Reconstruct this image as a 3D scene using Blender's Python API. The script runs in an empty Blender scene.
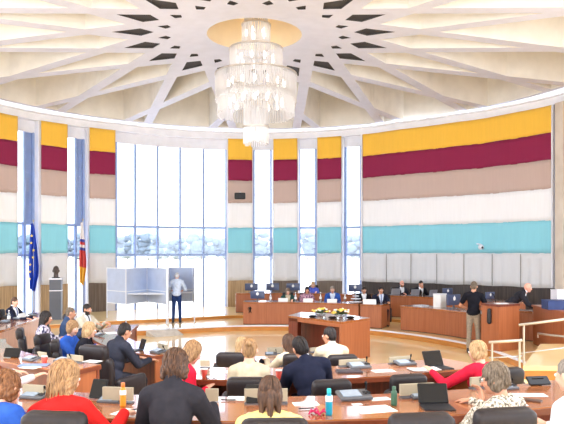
import bpy, bmesh, math, random
from mathutils import Vector, Matrix, Euler
random.seed(7)
SC = bpy.context.scene
COL = SC.collection
PI = math.pi
CAMZ, F, CX, HY = 2.55, 640.0, 282.0, 253.0

def at(x, y, d):                       # a point of the photograph at distance d
    return Vector(((x - CX) / F * d, d, CAMZ - (y - HY) / F * d))
def on(x, y, z):                       # ... on the horizontal plane z
    d = (CAMZ - z) * F / (y - HY)
    return Vector(((x - CX) / F * d, d, z))

# ------------------------------------------------------------------ materials
def lin(c):
    return tuple(((v / 255) / 12.92 if v / 255 <= .04045 else ((v / 255 + .055) / 1.055) ** 2.4) for v in c) + (1,)
_m = {}
def mat(name, c, rough=.6, var=.06, scale=8, metal=0, stretch=(1, 1, 1), c2=None, spec=.5, emit=0, bump=0, trans=0, sheen=0, coat=0, detail=3):
    if name in _m: return _m[name]
    m = bpy.data.materials.new(name); m.use_nodes = True
    nt = m.node_tree; b = nt.nodes['Principled BSDF']; L = nt.links
    b.inputs['Roughness'].default_value = rough
    b.inputs['Metallic'].default_value = metal
    b.inputs['Specular IOR Level'].default_value = spec
    b.inputs['Transmission Weight'].default_value = trans
    b.inputs['Sheen Weight'].default_value = sheen
    b.inputs['Coat Weight'].default_value = coat
    tc = nt.nodes.new('ShaderNodeTexCoord'); mp = nt.nodes.new('ShaderNodeMapping')
    mp.inputs['Scale'].default_value = stretch
    nz = nt.nodes.new('ShaderNodeTexNoise'); nz.inputs['Scale'].default_value = scale; nz.inputs['Detail'].default_value = detail
    L.new(tc.outputs['Object'], mp.inputs['Vector']); L.new(mp.outputs[0], nz.inputs['Vector'])
    r = nt.nodes.new('ShaderNodeValToRGB')
    a = lin(c)
    if c2 is None:
        lo = tuple(max(0, v * (1 - var * 2)) for v in a[:3]) + (1,); hi = tuple(min(1, v * (1 + var)) for v in a[:3]) + (1,)
    else: lo, hi = a, lin(c2)
    r.color_ramp.elements[0].position = .35; r.color_ramp.elements[1].position = .65
    r.color_ramp.elements[0].color = lo; r.color_ramp.elements[1].color = hi
    L.new(nz.outputs['Fac'], r.inputs[0]); L.new(r.outputs[0], b.inputs['Base Color'])
    if emit:
        L.new(r.outputs[0], b.inputs['Emission Color']); b.inputs['Emission Strength'].default_value = emit
    if bump:
        bp = nt.nodes.new('ShaderNodeBump'); bp.inputs['Strength'].default_value = bump; bp.inputs['Distance'].default_value = .02
        L.new(nz.outputs['Fac'], bp.inputs['Height']); L.new(bp.outputs[0], b.inputs['Normal'])
    _m[name] = m
    return m
def lamp(name, c, s):
    m = bpy.data.materials.new(name); m.use_nodes = True; nt = m.node_tree; nt.nodes.clear()
    e = nt.nodes.new('ShaderNodeEmission'); e.inputs[0].default_value = lin(c); e.inputs[1].default_value = s
    o = nt.nodes.new('ShaderNodeOutputMaterial'); nt.links.new(e.outputs[0], o.inputs[0]); return m
def glassy(name, tint, gl=.06, rough=.02, trl=0):
    m = bpy.data.materials.new(name); m.use_nodes = True; nt = m.node_tree; nt.nodes.clear(); L = nt.links
    t = nt.nodes.new('ShaderNodeBsdfTransparent'); t.inputs[0].default_value = lin(tint)
    g = nt.nodes.new('ShaderNodeBsdfGlossy'); g.inputs['Roughness'].default_value = rough
    mx = nt.nodes.new('ShaderNodeMixShader'); mx.inputs[0].default_value = gl
    L.new(t.outputs[0], mx.inputs[1]); L.new(g.outputs[0], mx.inputs[2])
    o = nt.nodes.new('ShaderNodeOutputMaterial'); last = mx
    if trl:
        d = nt.nodes.new('ShaderNodeBsdfTranslucent'); d.inputs[0].default_value = lin((252, 252, 254))
        m2 = nt.nodes.new('ShaderNodeMixShader'); m2.inputs[0].default_value = trl
        L.new(mx.outputs[0], m2.inputs[1]); L.new(d.outputs[0], m2.inputs[2]); last = m2
    L.new(last.outputs[0], o.inputs[0]); return m

M = dict(
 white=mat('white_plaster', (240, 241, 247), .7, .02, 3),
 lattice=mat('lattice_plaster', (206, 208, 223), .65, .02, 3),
 cream=mat('cream_plaster', (232, 228, 220), .75, .03, 2),
 greyp=mat('grey_acoustic', (62, 60, 61), .85, .05, 30),
 carpet=mat('ochre_carpet', (242, 202, 134), .3, .05, 1.2, c2=(246, 212, 148), spec=1.0, coat=.6),
 tierc=mat('tier_carpet', (232, 196, 134), .6, .05, 2),
 riser=mat('oak_riser', (196, 130, 58), .45, .1, 3, stretch=(1, 1, 8)),
 cherry=mat('cherry_wood', (156, 90, 54), .38, .1, 2.2, stretch=(9, 9, .5), c2=(170, 102, 64)),
 glarew=mat('glare_pale_wood', (206, 160, 138), .35, .1, 2.2, stretch=(9, 9, .5), c2=(222, 182, 160)),  # pinkish daylight glare put into the wood colour of the bench front
 cherryd=mat('dark_cherry', (96, 44, 30), .4, .1, 2.2, stretch=(9, 9, .5), c2=(124, 60, 40)),
 top=mat('polished_top', (148, 86, 48), .2, .1, 2.4, stretch=(1, 7, 1), c2=(172, 108, 64), spec=.8, coat=.6),
 edge=mat('top_edge', (120, 58, 34), .35, .1, 4),
 panelw=mat('oak_panel', (150, 122, 88), .6, .1, 2.5, stretch=(14, 14, .35), c2=(190, 162, 124)),
 paneld=mat('walnut_panel', (92, 80, 72), .6, .1, 2.5, stretch=(14, 14, .35), c2=(124, 110, 98)),
 walld=mat('dark_wall_wood', (52, 44, 42), .5, .1, 3, stretch=(10, 10, .4), c2=(74, 64, 60)),
 stone=mat('travertine', (204, 189, 172), .55, .08, 1.6, c2=(220, 207, 192)),
 frame=mat('blue_frame', (146, 168, 212), .4, .04, 4),
 fin=mat('white_fin', (232, 233, 240), .5, .02, 3),
 leather=mat('dark_leather', (38, 32, 34), .45, .1, 14, spec=.35, bump=.05),
 leather2=mat('leather_piping', (38, 32, 34), .45, .05, 14),
 chrome=mat('brushed_steel', (190, 190, 192), .28, .04, 30, metal=1),
 rail=mat('satin_rail', (186, 176, 160), .35, .03, 10, metal=.4),
 grey=mat('console_grey', (86, 88, 93), .4, .04, 20),
 dgrey=mat('dark_plastic', (40, 41, 45), .45, .05, 20, spec=.3),
 black=mat('black_plastic', (16, 16, 18), .4, .05, 20, spec=.3),
 screen=mat('screen_glass', (12, 12, 14), .12, .02, 2, spec=.3),
 lcd=mat('console_lcd', (150, 164, 180), .25, .05, 12),
 beige=mat('beige_board', (166, 156, 134), .55, .04, 6),
 paper=mat('paper', (240, 240, 238), .7, .02, 5),
 booth=mat('booth_panel', (186, 199, 224), .55, .03, 3),
 bootht=mat('booth_frame', (226, 230, 238), .4, .02, 4),
 bronze=mat('bronze', (84, 70, 64), .4, .15, 14, metal=.3),
 plinth=mat('plinth_grey', (84, 88, 98), .3, .06, 2),
 terrace=mat('terrace_paving', (238, 238, 236), .8, .03, 1),
 green=mat('hazed_leaf', (136, 144, 138), .9, .2, .8, c2=(156, 164, 158)),  # distance haze is mixed into the leaf colour
 bark=mat('bark', (110, 96, 84), .9, .1, 4),
 eyew=mat('eye_white', (232, 230, 226), .3, .02, 5), iris=mat('iris', (50, 38, 30), .2, .02, 5),
)
BAND = [mat('band_yellow', (248, 194, 66), .8, .01, 4, stretch=(4, 4, .3), sheen=.2),
        mat('band_crimson', (140, 16, 68), .8, .01, 4, stretch=(4, 4, .3), sheen=.1),
        mat('band_taupe', (198, 174, 164), .85, .01, 4, stretch=(4, 4, .3)),
        mat('band_offwhite', (246, 246, 248), .85, .01, 4, stretch=(4, 4, .3)),
        mat('band_teal', (142, 212, 228), .8, .01, 4, stretch=(4, 4, .3)),
        mat('band_greige', (218, 219, 222), .85, .01, 3, stretch=(4, 4, .3))]
GLASS = glassy('window_glass', (250, 252, 255), .05)
GLASSB = glassy('bluish_glass', (208, 217, 235), .08)
CRYSTAL = glassy('crystal_rod', (255, 254, 252), .35, .2, .5)
VASE = glassy('clear_glass', (232, 240, 244), .25, .05)

# ------------------------------------------------------------------ geometry collector
class G:
    def __init__(s): s.v = []; s.f = []; s.mi = []; s.cur = 0
    def add(s, v, f):
        n = len(s.v); s.v += [tuple(p) for p in v]; s.f += [tuple(n + i for i in q) for q in f]; s.mi += [s.cur] * len(f); return s
    def box(s, c, d, rot=None):
        hx, hy, hz = d[0] / 2, d[1] / 2, d[2] / 2; c = Vector(c)
        v = [Vector((x * hx, y * hy, z * hz)) for x in (-1, 1) for y in (-1, 1) for z in (-1, 1)]
        if rot is not None:
            R = rot if isinstance(rot, Matrix) else Matrix.Rotation(rot, 3, 'Z')
            v = [R @ p for p in v]
        return s.add([p + c for p in v], [(0, 1, 3, 2), (4, 6, 7, 5), (0, 4, 5, 1), (2, 3, 7, 6), (0, 2, 6, 4), (1, 5, 7, 3)])
    def rbox(s, c, d, r, rot=None, n=3):     # box with rounded vertical-plane outline (x,z) and softened depth
        hx, hy, hz = d[0] / 2, d[1] / 2, d[2] / 2
        out = []
        for (sx, sz, a0) in ((1, 1, 0), (-1, 1, 90), (-1, -1, 180), (1, -1, 270)):
            for k in range(n + 1):
                a = math.radians(a0 + 90 * k / n)
                out.append((sx * (hx - r) + r * math.cos(a), sz * (hz - r) + r * math.sin(a)))
        e = min(r, hy) * .5; N = len(out)
        rings = []
        for y, sh in ((-hy, e), (-hy + e * .5, e * .25), (-hy + e, 0), (hy - e, 0), (hy - e * .5, e * .25), (hy, e)):
            rings.append([Vector((x * (1 - sh / hx), y, z * (1 - sh / hz))) for x, z in out])
        v = [p for q in rings for p in q]; f = []
        for i in range(len(rings) - 1):
            for j in range(N):
                k = (j + 1) % N; f.append((i * N + j, i * N + k, (i + 1) * N + k, (i + 1) * N + j))
        f.append(tuple(range(N))[::-1] if 0 else tuple(range(N))); f.append(tuple(range((len(rings) - 1) * N, len(rings) * N))[::-1])
        if rot is not None:
            R = rot if isinstance(rot, Matrix) else Matrix.Rotation(rot, 3, 'Z'); v = [R @ p for p in v]
        return s.add([p + Vector(c) for p in v], f)
    def cap(s, p0, p1, r0, r1=None, seg=10, flat=False):
        r1 = r0 if r1 is None else r1; p0, p1 = Vector(p0), Vector(p1); ax = (p1 - p0)
        L = ax.length
        if L < 1e-6: return s
        ax.normalize(); u = ax.orthogonal().normalized(); w = ax.cross(u)
        st = [(0, r0), (1, r1)] if flat else [(-r0 / L * math.cos(a), r0 * math.sin(a)) for a in (.35, .8, 1.2)] + [(0, r0), (1, r1)] + [(1 + r1 / L * math.cos(a), r1 * math.sin(a)) for a in (1.2, .8, .35)]
        v = []; f = []
        for t, r in st:
            c = p0 + ax * (L * t)
            for k in range(seg):
                a = 2 * PI * k / seg; v.append(c + u * (r * math.cos(a)) + w * (r * math.sin(a)))
        n = len(st)
        for i in range(n - 1):
            for k in range(seg):
                j = (k + 1) % seg; f.append((i * seg + k, i * seg + j, (i + 1) * seg + j, (i + 1) * seg + k))
        f.append(tuple(range(seg))[::-1]); f.append(tuple(range((n - 1) * seg, n * seg)))
        return s.add(v, f)
    def tube(s, pts, rs, seg=6):
        pts = [Vector(p) for p in pts]
        if not isinstance(rs, (list, tuple)): rs = [rs] * len(pts)
        v = []; f = []; u = None
        for i, p in enumerate(pts):
            t = (pts[min(i + 1, len(pts) - 1)] - pts[max(i - 1, 0)]).normalized()
            u = t.orthogonal().normalized() if u is None else (u - t * u.dot(t)).normalized()
            w = t.cross(u)
            for k in range(seg):
                a = 2 * PI * k / seg; v.append(p + u * (rs[i] * math.cos(a)) + w * (rs[i] * math.sin(a)))
        n = len(pts)
        for i in range(n - 1):
            for k in range(seg):
                j = (k + 1) % seg; f.append((i * seg + k, i * seg + j, (i + 1) * seg + j, (i + 1) * seg + k))
        f.append(tuple(range(seg))[::-1]); f.append(tuple(range((n - 1) * seg, n * seg)))
        return s.add(v, f)
    def ell(s, c, r, rot=None, seg=16, rings=10):
        c = Vector(c); v = []; f = []
        for i in range(rings + 1):
            ph = PI * (i + .02 if i == 0 else (i - .02 if i == rings else i)) / rings
            for k in range(seg):
                a = 2 * PI * k / seg
                p = Vector((r[0] * math.sin(ph) * math.cos(a), r[1] * math.sin(ph) * math.sin(a), r[2] * math.cos(ph)))
                if rot is not None: p = rot @ p
                v.append(c + p)
        for i in range(rings):
            for k in range(seg):
                j = (k + 1) % seg; f.append((i * seg + k, (i + 1) * seg + k, (i + 1) * seg + j, i * seg + j))
        f.append(tuple(range(seg))); f.append(tuple(range(rings * seg, (rings + 1) * seg))[::-1])
        return s.add(v, f)
    def lathe(s, prof, c=(0, 0, 0), seg=20, close=True):
        c = Vector(c); v = []; f = []
        for r, z in prof:
            for k in range(seg):
                a = 2 * PI * k / seg; v.append(c + Vector((r * math.cos(a), r * math.sin(a), z)))
        n = len(prof)
        for i in range(n - 1):
            for k in range(seg):
                j = (k + 1) % seg; f.append((i * seg + k, i * seg + j, (i + 1) * seg + j, (i + 1) * seg + k))
        if close: f.append(tuple(range(seg))[::-1]); f.append(tuple(range((n - 1) * seg, n * seg)))
        return s.add(v, f)
    def prism(s, poly, z0, z1):
        n = len(poly); v = [(p[0], p[1], z0) for p in poly] + [(p[0], p[1], z1) for p in poly]
        f = [tuple(range(n))[::-1], tuple(range(n, 2 * n))] + [(i, (i + 1) % n, n + (i + 1) % n, n + i) for i in range(n)]
        return s.add(v, f)
    def strip(s, a, b, z0, z1):          # solid band between two polylines a and b (same length)
        n = len(a); v = []
        for p in a: v += [(p[0], p[1], z0), (p[0], p[1], z1)]
        for p in b: v += [(p[0], p[1], z0), (p[0], p[1], z1)]
        f = []
        for i in range(n - 1):
            A, B = 2 * i, 2 * n + 2 * i
            f += [(A, A + 2, A + 3, A + 1), (B, B + 1, B + 3, B + 2), (A + 1, A + 3, B + 3, B + 1), (A, B, B + 2, A + 2)]
        f += [(0, 1, 2 * n + 1, 2 * n), (2 * n - 2, 4 * n - 2, 4 * n - 1, 2 * n - 1)]
        return s.add(v, f)
    def mesh(s, name, mats, smooth=False):
        me = bpy.data.meshes.new(name); me.from_pydata([tuple(p) for p in s.v], [], s.f)
        for m in (mats if isinstance(mats, (list, tuple)) else [mats]): me.materials.append(m)
        for p, i in zip(me.polygons, s.mi): p.material_index = i
        bm = bmesh.new(); bm.from_mesh(me); bmesh.ops.recalc_face_normals(bm, faces=bm.faces); bm.to_mesh(me); bm.free()
        if smooth: me.polygons.foreach_set('use_smooth', [True] * len(me.polygons))
        return me
    def build(s, name, mats, parent=None, smooth=False, label=None, kind=None, loc=None):
        o = bpy.data.objects.new(name, s.mesh(name, mats, smooth)); COL.objects.link(o)
        if loc is not None: o.location = loc
        if parent: o.parent = parent
        if label: o['label'] = label
        if kind: o['kind'] = kind
        return o
def autosm(o, ang=40):
    me = o.data; me.polygons.foreach_set('use_smooth', [True] * len(me.polygons))
    bm = bmesh.new(); bm.from_mesh(me)
    for e in bm.edges:
        if len(e.link_faces) == 2 and e.calc_face_angle(0) > math.radians(ang): e.smooth = False
    bm.to_mesh(me); bm.free(); return o
def thing(name, label, cat, loc=(0, 0, 0), rz=0, group=None):
    o = bpy.data.objects.new(name, None); COL.objects.link(o); o.location = loc; o.rotation_euler = (0, 0, rz)
    o['label'] = label; o['category'] = cat; o.empty_display_size = .1
    if group: o['group'] = group
    return o
def tag(o, label, cat, group=None, kind=None):
    o['label'] = label; o['category'] = cat
    if group: o['group'] = group
    if kind: o['kind'] = kind
    return o
def dup(root, loc, rz=0, label=None, scale=None, group=None):
    r = root.copy(); COL.objects.link(r); r.location = loc; r.rotation_euler = (0, 0, rz)
    if scale: r.scale = (scale,) * 3
    if label: r['label'] = label
    if group: r['group'] = group
    for ch in list(root.children):
        c = ch.copy(); COL.objects.link(c); c.parent = r
        for g in list(ch.children):
            q = g.copy(); COL.objects.link(q); q.parent = c
    return r
class First:                              # the first placing moves the source itself, later ones copy it
    def __init__(s, o): s.o = o; s.used = False
    def put(s, loc, rz, label, scale=None, group=None):
        if s.used: return dup(s.o, loc, rz, label, scale, group)
        s.used = True; s.o.location = loc; s.o.rotation_euler = (0, 0, rz); s.o['label'] = label
        if scale: s.o.scale = (scale,) * 3
        if group: s.o['group'] = group
        return s.o

# ------------------------------------------------------------------ the hall's curved wall
RC = Vector((-.87, 16.77)); RR = 10.2
_res = [(-.55, .45), (.35, .32), (.62, 0.0), (.80, -.27), (.98, -.34), (1.13, -.1), (1.40, .03), (1.57, .08), (1.8, .06), (2.0, 0), (2.14, -.1), (2.3, -.06), (2.5, .06), (3.5, .05)]
def wr(th):
    for (a, x), (b, y) in zip(_res, _res[1:]):
        if a <= th <= b:
            t = (th - a) / (b - a); t = t * t * (3 - 2 * t); return RR + x + (y - x) * t
    return RR + (.45 if th < 0 else .05)
def wp(th, off=0): r = wr(th) + off; return Vector((RC.x + r * math.cos(th), RC.y + r * math.sin(th)))
def wth(px, off=0):                       # angle at which the sight line of column px meets the wall
    u = (px - CX) / F; best = None
    lo, hi = RC.y - 1.5, 30.0
    for _ in range(50):
        m = (lo + hi) / 2; p = Vector((u * m, m)) - RC; th = math.atan2(p.y, p.x)
        if p.length > wr(th) + off: hi = m
        else: lo = m
    return math.atan2(p.y, p.x)
def arc(a, b, off, n=None):
    n = n or max(2, int(abs(b - a) / .03) + 1); return [wp(a + (b - a) * i / n, off) for i in range(n + 1)]

def struct(o): o['kind'] = 'structure'; return o
TOPZ, CORN = 7.36, 7.74
aL, aR = 3.35, -.25
# columns and openings
cols = [(-30, 17.5), (39, 68), (88, 115.5), (227, 253), (272.5, 298.5), (316.5, 342.5)]
k = 0
for a, b in cols:
    k += 1; A, B = wth(a), wth(b)
    g = G().strip(arc(A, B, .04, 4), arc(A, B, .5, 4), 0.0, TOPZ + .02)
    struct(g.build('wall_pier_%d' % k, M['fin']))
A, B = wth(361), aR
struct(G().strip(arc(A, B, .06), arc(A, B, .5), 0, TOPZ + .02).build('wall_east', M['white']))
struct(G().strip(arc(aL, wth(-30), .06), arc(aL, wth(-30), .5), 0, TOPZ + .02).build('wall_west', M['white']))
# lintel and cornice above
struct(G().strip(arc(aL, aR, -.02, 110), arc(aL, aR, .6, 110), TOPZ, TOPZ + .3).build('wall_lintel', M['white']))
struct(G().strip(arc(aL, aR, -.12, 110), arc(aL, aR, .6, 110), TOPZ + .24, TOPZ + .3).build('trim_cornice', M['white']))
struct(G().strip(arc(aL, aR, .25, 110), arc(aL, aR, .6, 110), TOPZ + .3, 9.45).build('wall_clerestory', M['white']))
struct(G().strip(arc(aL, aR, .06, 110), arc(aL, aR, .18, 110), TOPZ + .31, TOPZ + .34).build('trim_added_cove_glow', lamp('added_cove_glow', (244, 246, 255), 4.2)))  # hidden glowing strip, added to brighten the upper wall and roof
g = G()
for (a, b) in ((17.5, 39), (68, 88), (253, 272.5), (298.5, 316.5), (342.5, 361), (115.5, 227)):
    A, B = wth(a), wth(b); g.strip(arc(A, B, .3, 6), arc(A, B, .42, 6), TOPZ - .42, TOPZ)
struct(g.build('trim_window_heads', M['fin']))

# windows: each opening is one window with its frame and panes
wins = [((17.5, 39), [24, 33]), ((68, 88), [75.5, 83.5]), ((115.5, 227), [115.7, 135, 157.5, 180, 203.5, 226]), ((253, 272.5), [254, 271]),
        ((298.5, 316.5), [299.5, 316]), ((342.5, 361), [346, 361])]
ztr, zsill = 3.62, 2.47
for i, ((a, b), mull) in enumerate(wins):
    A, B = wth(a), wth(b)
    root = thing('window_%d' % (i + 1), 'x', 'window'); del root['category'], root['label']; root['kind'] = 'structure'
    fr = G()
    for m in mull:
        t = wth(m, .36); p = wp(t, .36); fr.box((p.x, p.y, (TOPZ - .4) / 2), (.085, .12, TOPZ - .4), t - PI / 2)
    if i in (0, 1):                       # broad blue side light
        t0, t1 = wth(mull[0], .42), wth(mull[1], .42); fr.strip(arc(t0, t1, .4, 2), arc(t0, t1, .44, 2), ztr, TOPZ - .4)
    for zz in (ztr, zsill, .12):
        fr.strip(arc(A, B, .34, 6), arc(A, B, .42, 6), zz - .045, zz + .045)
    fr.build('window_frame', M['frame'], root)
    G().strip(arc(A, B, .36, 6), arc(A, B, .37, 6), ztr, TOPZ - .4).build('pane', GLASS, root)
    G().strip(arc(A, B, .36, 6), arc(A, B, .37, 6), zsill, ztr).build('pane', GLASSB, root)
    G().strip(arc(A, B, .36, 6), arc(A, B, .37, 6), .1, zsill).build('pane', GLASS, root)

# ------------------------------------------------------------------ floors
def circ(c, r, n=96): return [(c[0] + r * math.cos(2 * PI * i / n), c[1] + r * math.sin(2 * PI * i / n)) for i in range(n)]
struct(G().prism([(-13, -3), (13, -3), (13, 16), (11.3, 22), (6, 27.3), (-1, 28.4), (-7.5, 27), (-12, 22)], -.1, 0).build('floor', M['carpet']))
SF = [(-9.4, 16.0), (-7.2, 17.6), (-6.0, 18.9), (-5.3, 19.5), (-4.4, 19.8), (-2.84, 20.4), (-1.38, 20.95), (.26, 21.0), (1.54, 20.6), (2.75, 19.9), (3.76, 18.8), (4.76, 17.1), (5.15, 15.7), (5.25, 14.4), (5.3, 13.9), (9.9, 13.9)]
backs = [tuple(wp(t, .06)) for t in [i * (2.95 - .0) / 50 - .05 for i in range(51)]]
def stage(name, front, z0, z1):
    pts = front + [p for p in backs if True]
    return pts
def spline(p, n=6):
    out = []
    for i in range(len(p) - 1):
        a, b, c, d = [Vector(p[max(0, min(len(p) - 1, j))]) for j in (i - 1, i, i + 1, i + 2)]
        for k in range(n):
            t = k / n; out.append(.5 * ((2 * b) + (c - a) * t + (2 * a - 5 * b + 4 * c - d) * t * t + (3 * b - a - 3 * c + d) * t ** 3))
    out.append(Vector(p[-1])); return out
SFs = [tuple(q) for q in spline(SF[:13])] + SF[13:]
th0 = math.atan2(13.9 - RC.y, 9.9 - RC.x); th1 = math.atan2(16.0 - RC.y, -9.4 - RC.x) % (2 * PI)
bk = [tuple(wp(th0 + (th1 - th0) * i / 60, .05)) for i in range(61)]
struct(G().prism(SFs + bk, 0, .155).build('floor_stage', M['riser']))
struct(G().prism(SFs + bk, .155, .17).build('floor_stage_carpet', M['carpet']))
ins = [(p[0] * 1.0, p[1]) for p in SFs]
edge_in = []
for i, p in enumerate(SFs):
    a = Vector(SFs[max(0, i - 1)]); b = Vector(SFs[min(len(SFs) - 1, i + 1)]); t = (b - a).normalized(); nrm = Vector((-t.y, t.x))
    edge_in.append(Vector(p) + nrm * .09)
struct(G().strip([Vector(p) - (Vector(q) - Vector(p)) * .1 for p, q in zip(SFs, edge_in)], edge_in, .14, .178).build('trim_stage_edge', M['fin']))
S2 = [(-8.9, 19.6), (-7.2, 20.3), (-5.8, 21.3), (-3.6, 22.35), (-1.5, 23.4), (.7, 23.4), (2.4, 22.9), (4.0, 21.9), (5.8, 20.3), (7.3, 18.4), (8.9, 16.9)]
S2s = [tuple(q) for q in spline(S2)]
t0 = math.atan2(S2[-1][1] - RC.y, S2[-1][0] - RC.x); t1 = math.atan2(S2[0][1] - RC.y, S2[0][0] - RC.x)
bk2 = [tuple(wp(t0 + (t1 - t0) * i / 60, .045)) for i in range(61)]
struct(G().prism(S2s + bk2, .17, .27).build('floor_upper_stage', M['riser']))
struct(G().prism(S2s + bk2, .27, .285).build('floor_upper_carpet', M['carpet']))
# tiers of the seating
KX, KY = -.3, 11.5
def kp(r, a): return Vector((KX + r * math.sin(a), KY - r * math.cos(a)))
def karc(r, a0, a1, n=28): return [kp(r, a0 + (a1 - a0) * i / n) for i in range(n + 1)]
def ring(name, r0, r1, a0, a1, z, left=0, right=0):
    i, o = karc(r0, a0, a1), karc(r1, a0, a1)
    if left: i = [Vector((KX - r0, KY + left))] + i; o = [Vector((KX - r1, KY + left))] + o
    G_ = G().strip(i, o, 0, z - .015); struct(G_.build(name, M['riser']))
    struct(G().strip(i, o, z - .015, z).build(name + '_carpet', M['tierc']))
fi = [Vector(q) for q in spline([(-3.05, 14.6), (-2.98, 12.8), (-2.8, 11.9), (-2.4, 11.2), (-1.9, 10.7), (-1.25, 10.35), (-.85, 10.05), (-.2, 9.85), (.5, 10.0), (.95, 10.6), (1.2, 11.1)], 4)]
fo = [Vector(q) for q in spline([(-4.3, 14.9), (-4.6, 14.0), (-4.55, 12.6), (-4.2, 11.0), (-3.4, 9.2), (-2.4, 8.25), (-1.3, 7.7), (-.2, 7.55), (1.3, 7.95), (2.5, 8.8), (3.3, 10.0)], 4)]
fo[0] = Vector((-5.0, 14.6))
for q in range(1, len(fo)): fo[q] = Vector((KX, KY)) + (fo[q] - Vector((KX, KY))).normalized() * 3.98 if fo[q].y < 11.5 else Vector((-5.0 + .7 * max(0, (13.0 - fo[q].y) / 1.5), fo[q].y))
struct(G().strip(fi, fo, 0, .225).build('floor_front_tier', M['riser'])); struct(G().strip(fi, fo, .225, .24).build('floor_front_tier_carpet', M['tierc']))
ring('floor_middle_tier', 3.95, 5.85, -1.45, 1.35, .47)
ring('floor_upper_tier', 5.85, 15, -1.2, 1.2, .61)
LP_ = [(4.2, 11.15), (8.9, 11.15), (8.9, 13.88), (5.6, 13.88)]
struct(G().prism(LP_, 0, .5).build('floor_side_landing_riser', M['riser']))
struct(G().prism(LP_, .5, .58).build('floor_side_landing', M['carpet']))

# ------------------------------------------------------------------ ceiling lattice
CC = Vector((-.72, 16.75)); NS = 18; PT = 1.5
def cz(r): return 8.32 - .056 * r
def li(n1, c1, n2, c2):                   # meet of two lines x.n = c
    D = math.cos(n1) * math.sin(n2) - math.sin(n1) * math.cos(n2)
    return Vector(((c1 * math.sin(n2) - c2 * math.sin(n1)) / D, (math.cos(n1) * c2 - math.cos(n2) * c1) / D))
dg = math.radians
RIM = 9.98
loops = []
def cell(th, a, w0, w1, kind):
    w0b = w0
    ia = li(th + dg(a), PT + w0, th - dg(a), PT + w0)
    b = a + 20
    if kind in 'ABC':
        s1 = li(th + dg(b), PT - w1, th - dg(a), PT + w0); s2 = li(th - dg(b), PT - w1, th + dg(a), PT + w0)
        oa = li(th + dg(b), PT - w1, th - dg(b), PT - w1)
        return [ia, s1, oa, s2]
    def rim(n, c, side):                  # meet of line with rim circle
        m = math.acos(c / RIM); return n + side * m
    if kind == 'D':
        b = 89.0
        s1 = li(th + dg(b), PT - w1, th - dg(a), PT + w0); s2 = li(th - dg(b), PT - w1, th + dg(a), PT + w0)
        e1 = rim(th + dg(b), PT - w1, -1); e2 = rim(th - dg(b), PT - w1, 1)
        out = [ia, s1]
    else:
        e1 = rim(th - dg(a), PT + w0, 1); e2 = rim(th + dg(a), PT + w0, -1); s2 = None; out = [ia]
    e1 = (e1 - th + PI) % (2 * PI) - PI; e2 = (e2 - th + PI) % (2 * PI) - PI
    for i in range(7):
        t = th + e1 + (e2 - e1) * i / 6; out.append(Vector((RIM * math.cos(t), RIM * math.sin(t))))
    if s2 is not None: out.append(s2)
    return out
for i in range(NS):
    t0 = dg(90 + 20 * i); t1 = dg(100 + 20 * i)
    loops.append(('B', cell(t1, 39, .2, .2, 'B')))
    loops.append(('A', cell(t0, 49, .2, .2, 'A')))
    loops.append(('C', cell(t1, 59, .2, .16, 'C')))
    loops.append(('D', cell(t0, 69, .19, .17, 'D')))
    loops.append(('E', cell(t1, 79, .17, .1, 'E')))
bm = bmesh.new(); edges = []
def addloop(pts):
    vs = [bm.verts.new((p.x + CC.x, p.y + CC.y, 0)) for p in pts]
    es = [bm.edges.new((vs[i], vs[(i + 1) % len(vs)])) for i in range(len(vs))]; edges.extend(es); return vs
addloop([Vector((10.12 * math.cos(2 * PI * i / 144), 10.12 * math.sin(2 * PI * i / 144))) for i in range(144)])
addloop([Vector((1.24 * math.cos(2 * PI * i / 64), 1.24 * math.sin(2 * PI * i / 64))) for i in range(64)])
for kd, l in loops: addloop(l)
bmesh.ops.triangle_fill(bm, use_beauty=True, use_dissolve=False, edges=edges)
def zset(v): return cz(math.hypot(v[0] - CC.x, v[1] - CC.y))
for v in bm.verts: v.co.z = zset(v.co)
for f in bm.faces:
    if f.normal.z > 0: f.normal_flip()
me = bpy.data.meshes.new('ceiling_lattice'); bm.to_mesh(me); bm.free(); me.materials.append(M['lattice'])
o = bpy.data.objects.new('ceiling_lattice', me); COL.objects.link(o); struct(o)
web = G(); caps = G(); gweb = G(); ROOF = 9.4
for kd, l in loops:
    n = len(l); P3 = [(p.x + CC.x, p.y + CC.y, cz(p.length)) for p in l]
    zt = [ROOF if kd in 'CDE' else p[2] + (.05 if kd == 'A' else .04) for p in P3]
    v = P3 + [(p[0], p[1], z) for p, z in zip(P3, zt)]
    (gweb if kd in 'AB' else web).add(v, [(i, (i + 1) % n, n + (i + 1) % n, n + i) for i in range(n)])
    if kd in 'AB': caps.add([(p[0], p[1], z) for p, z in zip(P3, zt)], [tuple(range(n))])
struct(web.build('ceiling_coffer_webs', M['cream']))
struct(gweb.build('ceiling_grille_edges', M['greyp']))
struct(caps.build('ceiling_diamond_grilles', M['greyp']))
roof = G(); ro = arc(aL, aR, .6, 60)
roof.prism([(p[0], p[1]) for p in circ(CC, 11.6, 96)], ROOF, ROOF + .15)
struct(roof.build('ceiling', M['cream']))
oc = G().lathe([(1.24, cz(1.24)), (1.24, 9.1), (.02, 9.12)], (CC.x, CC.y, 0), 64, close=False)
struct(oc.build('ceiling_oculus', mat('oculus_cream', (246, 226, 190), .6, .02, 2)))
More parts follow.
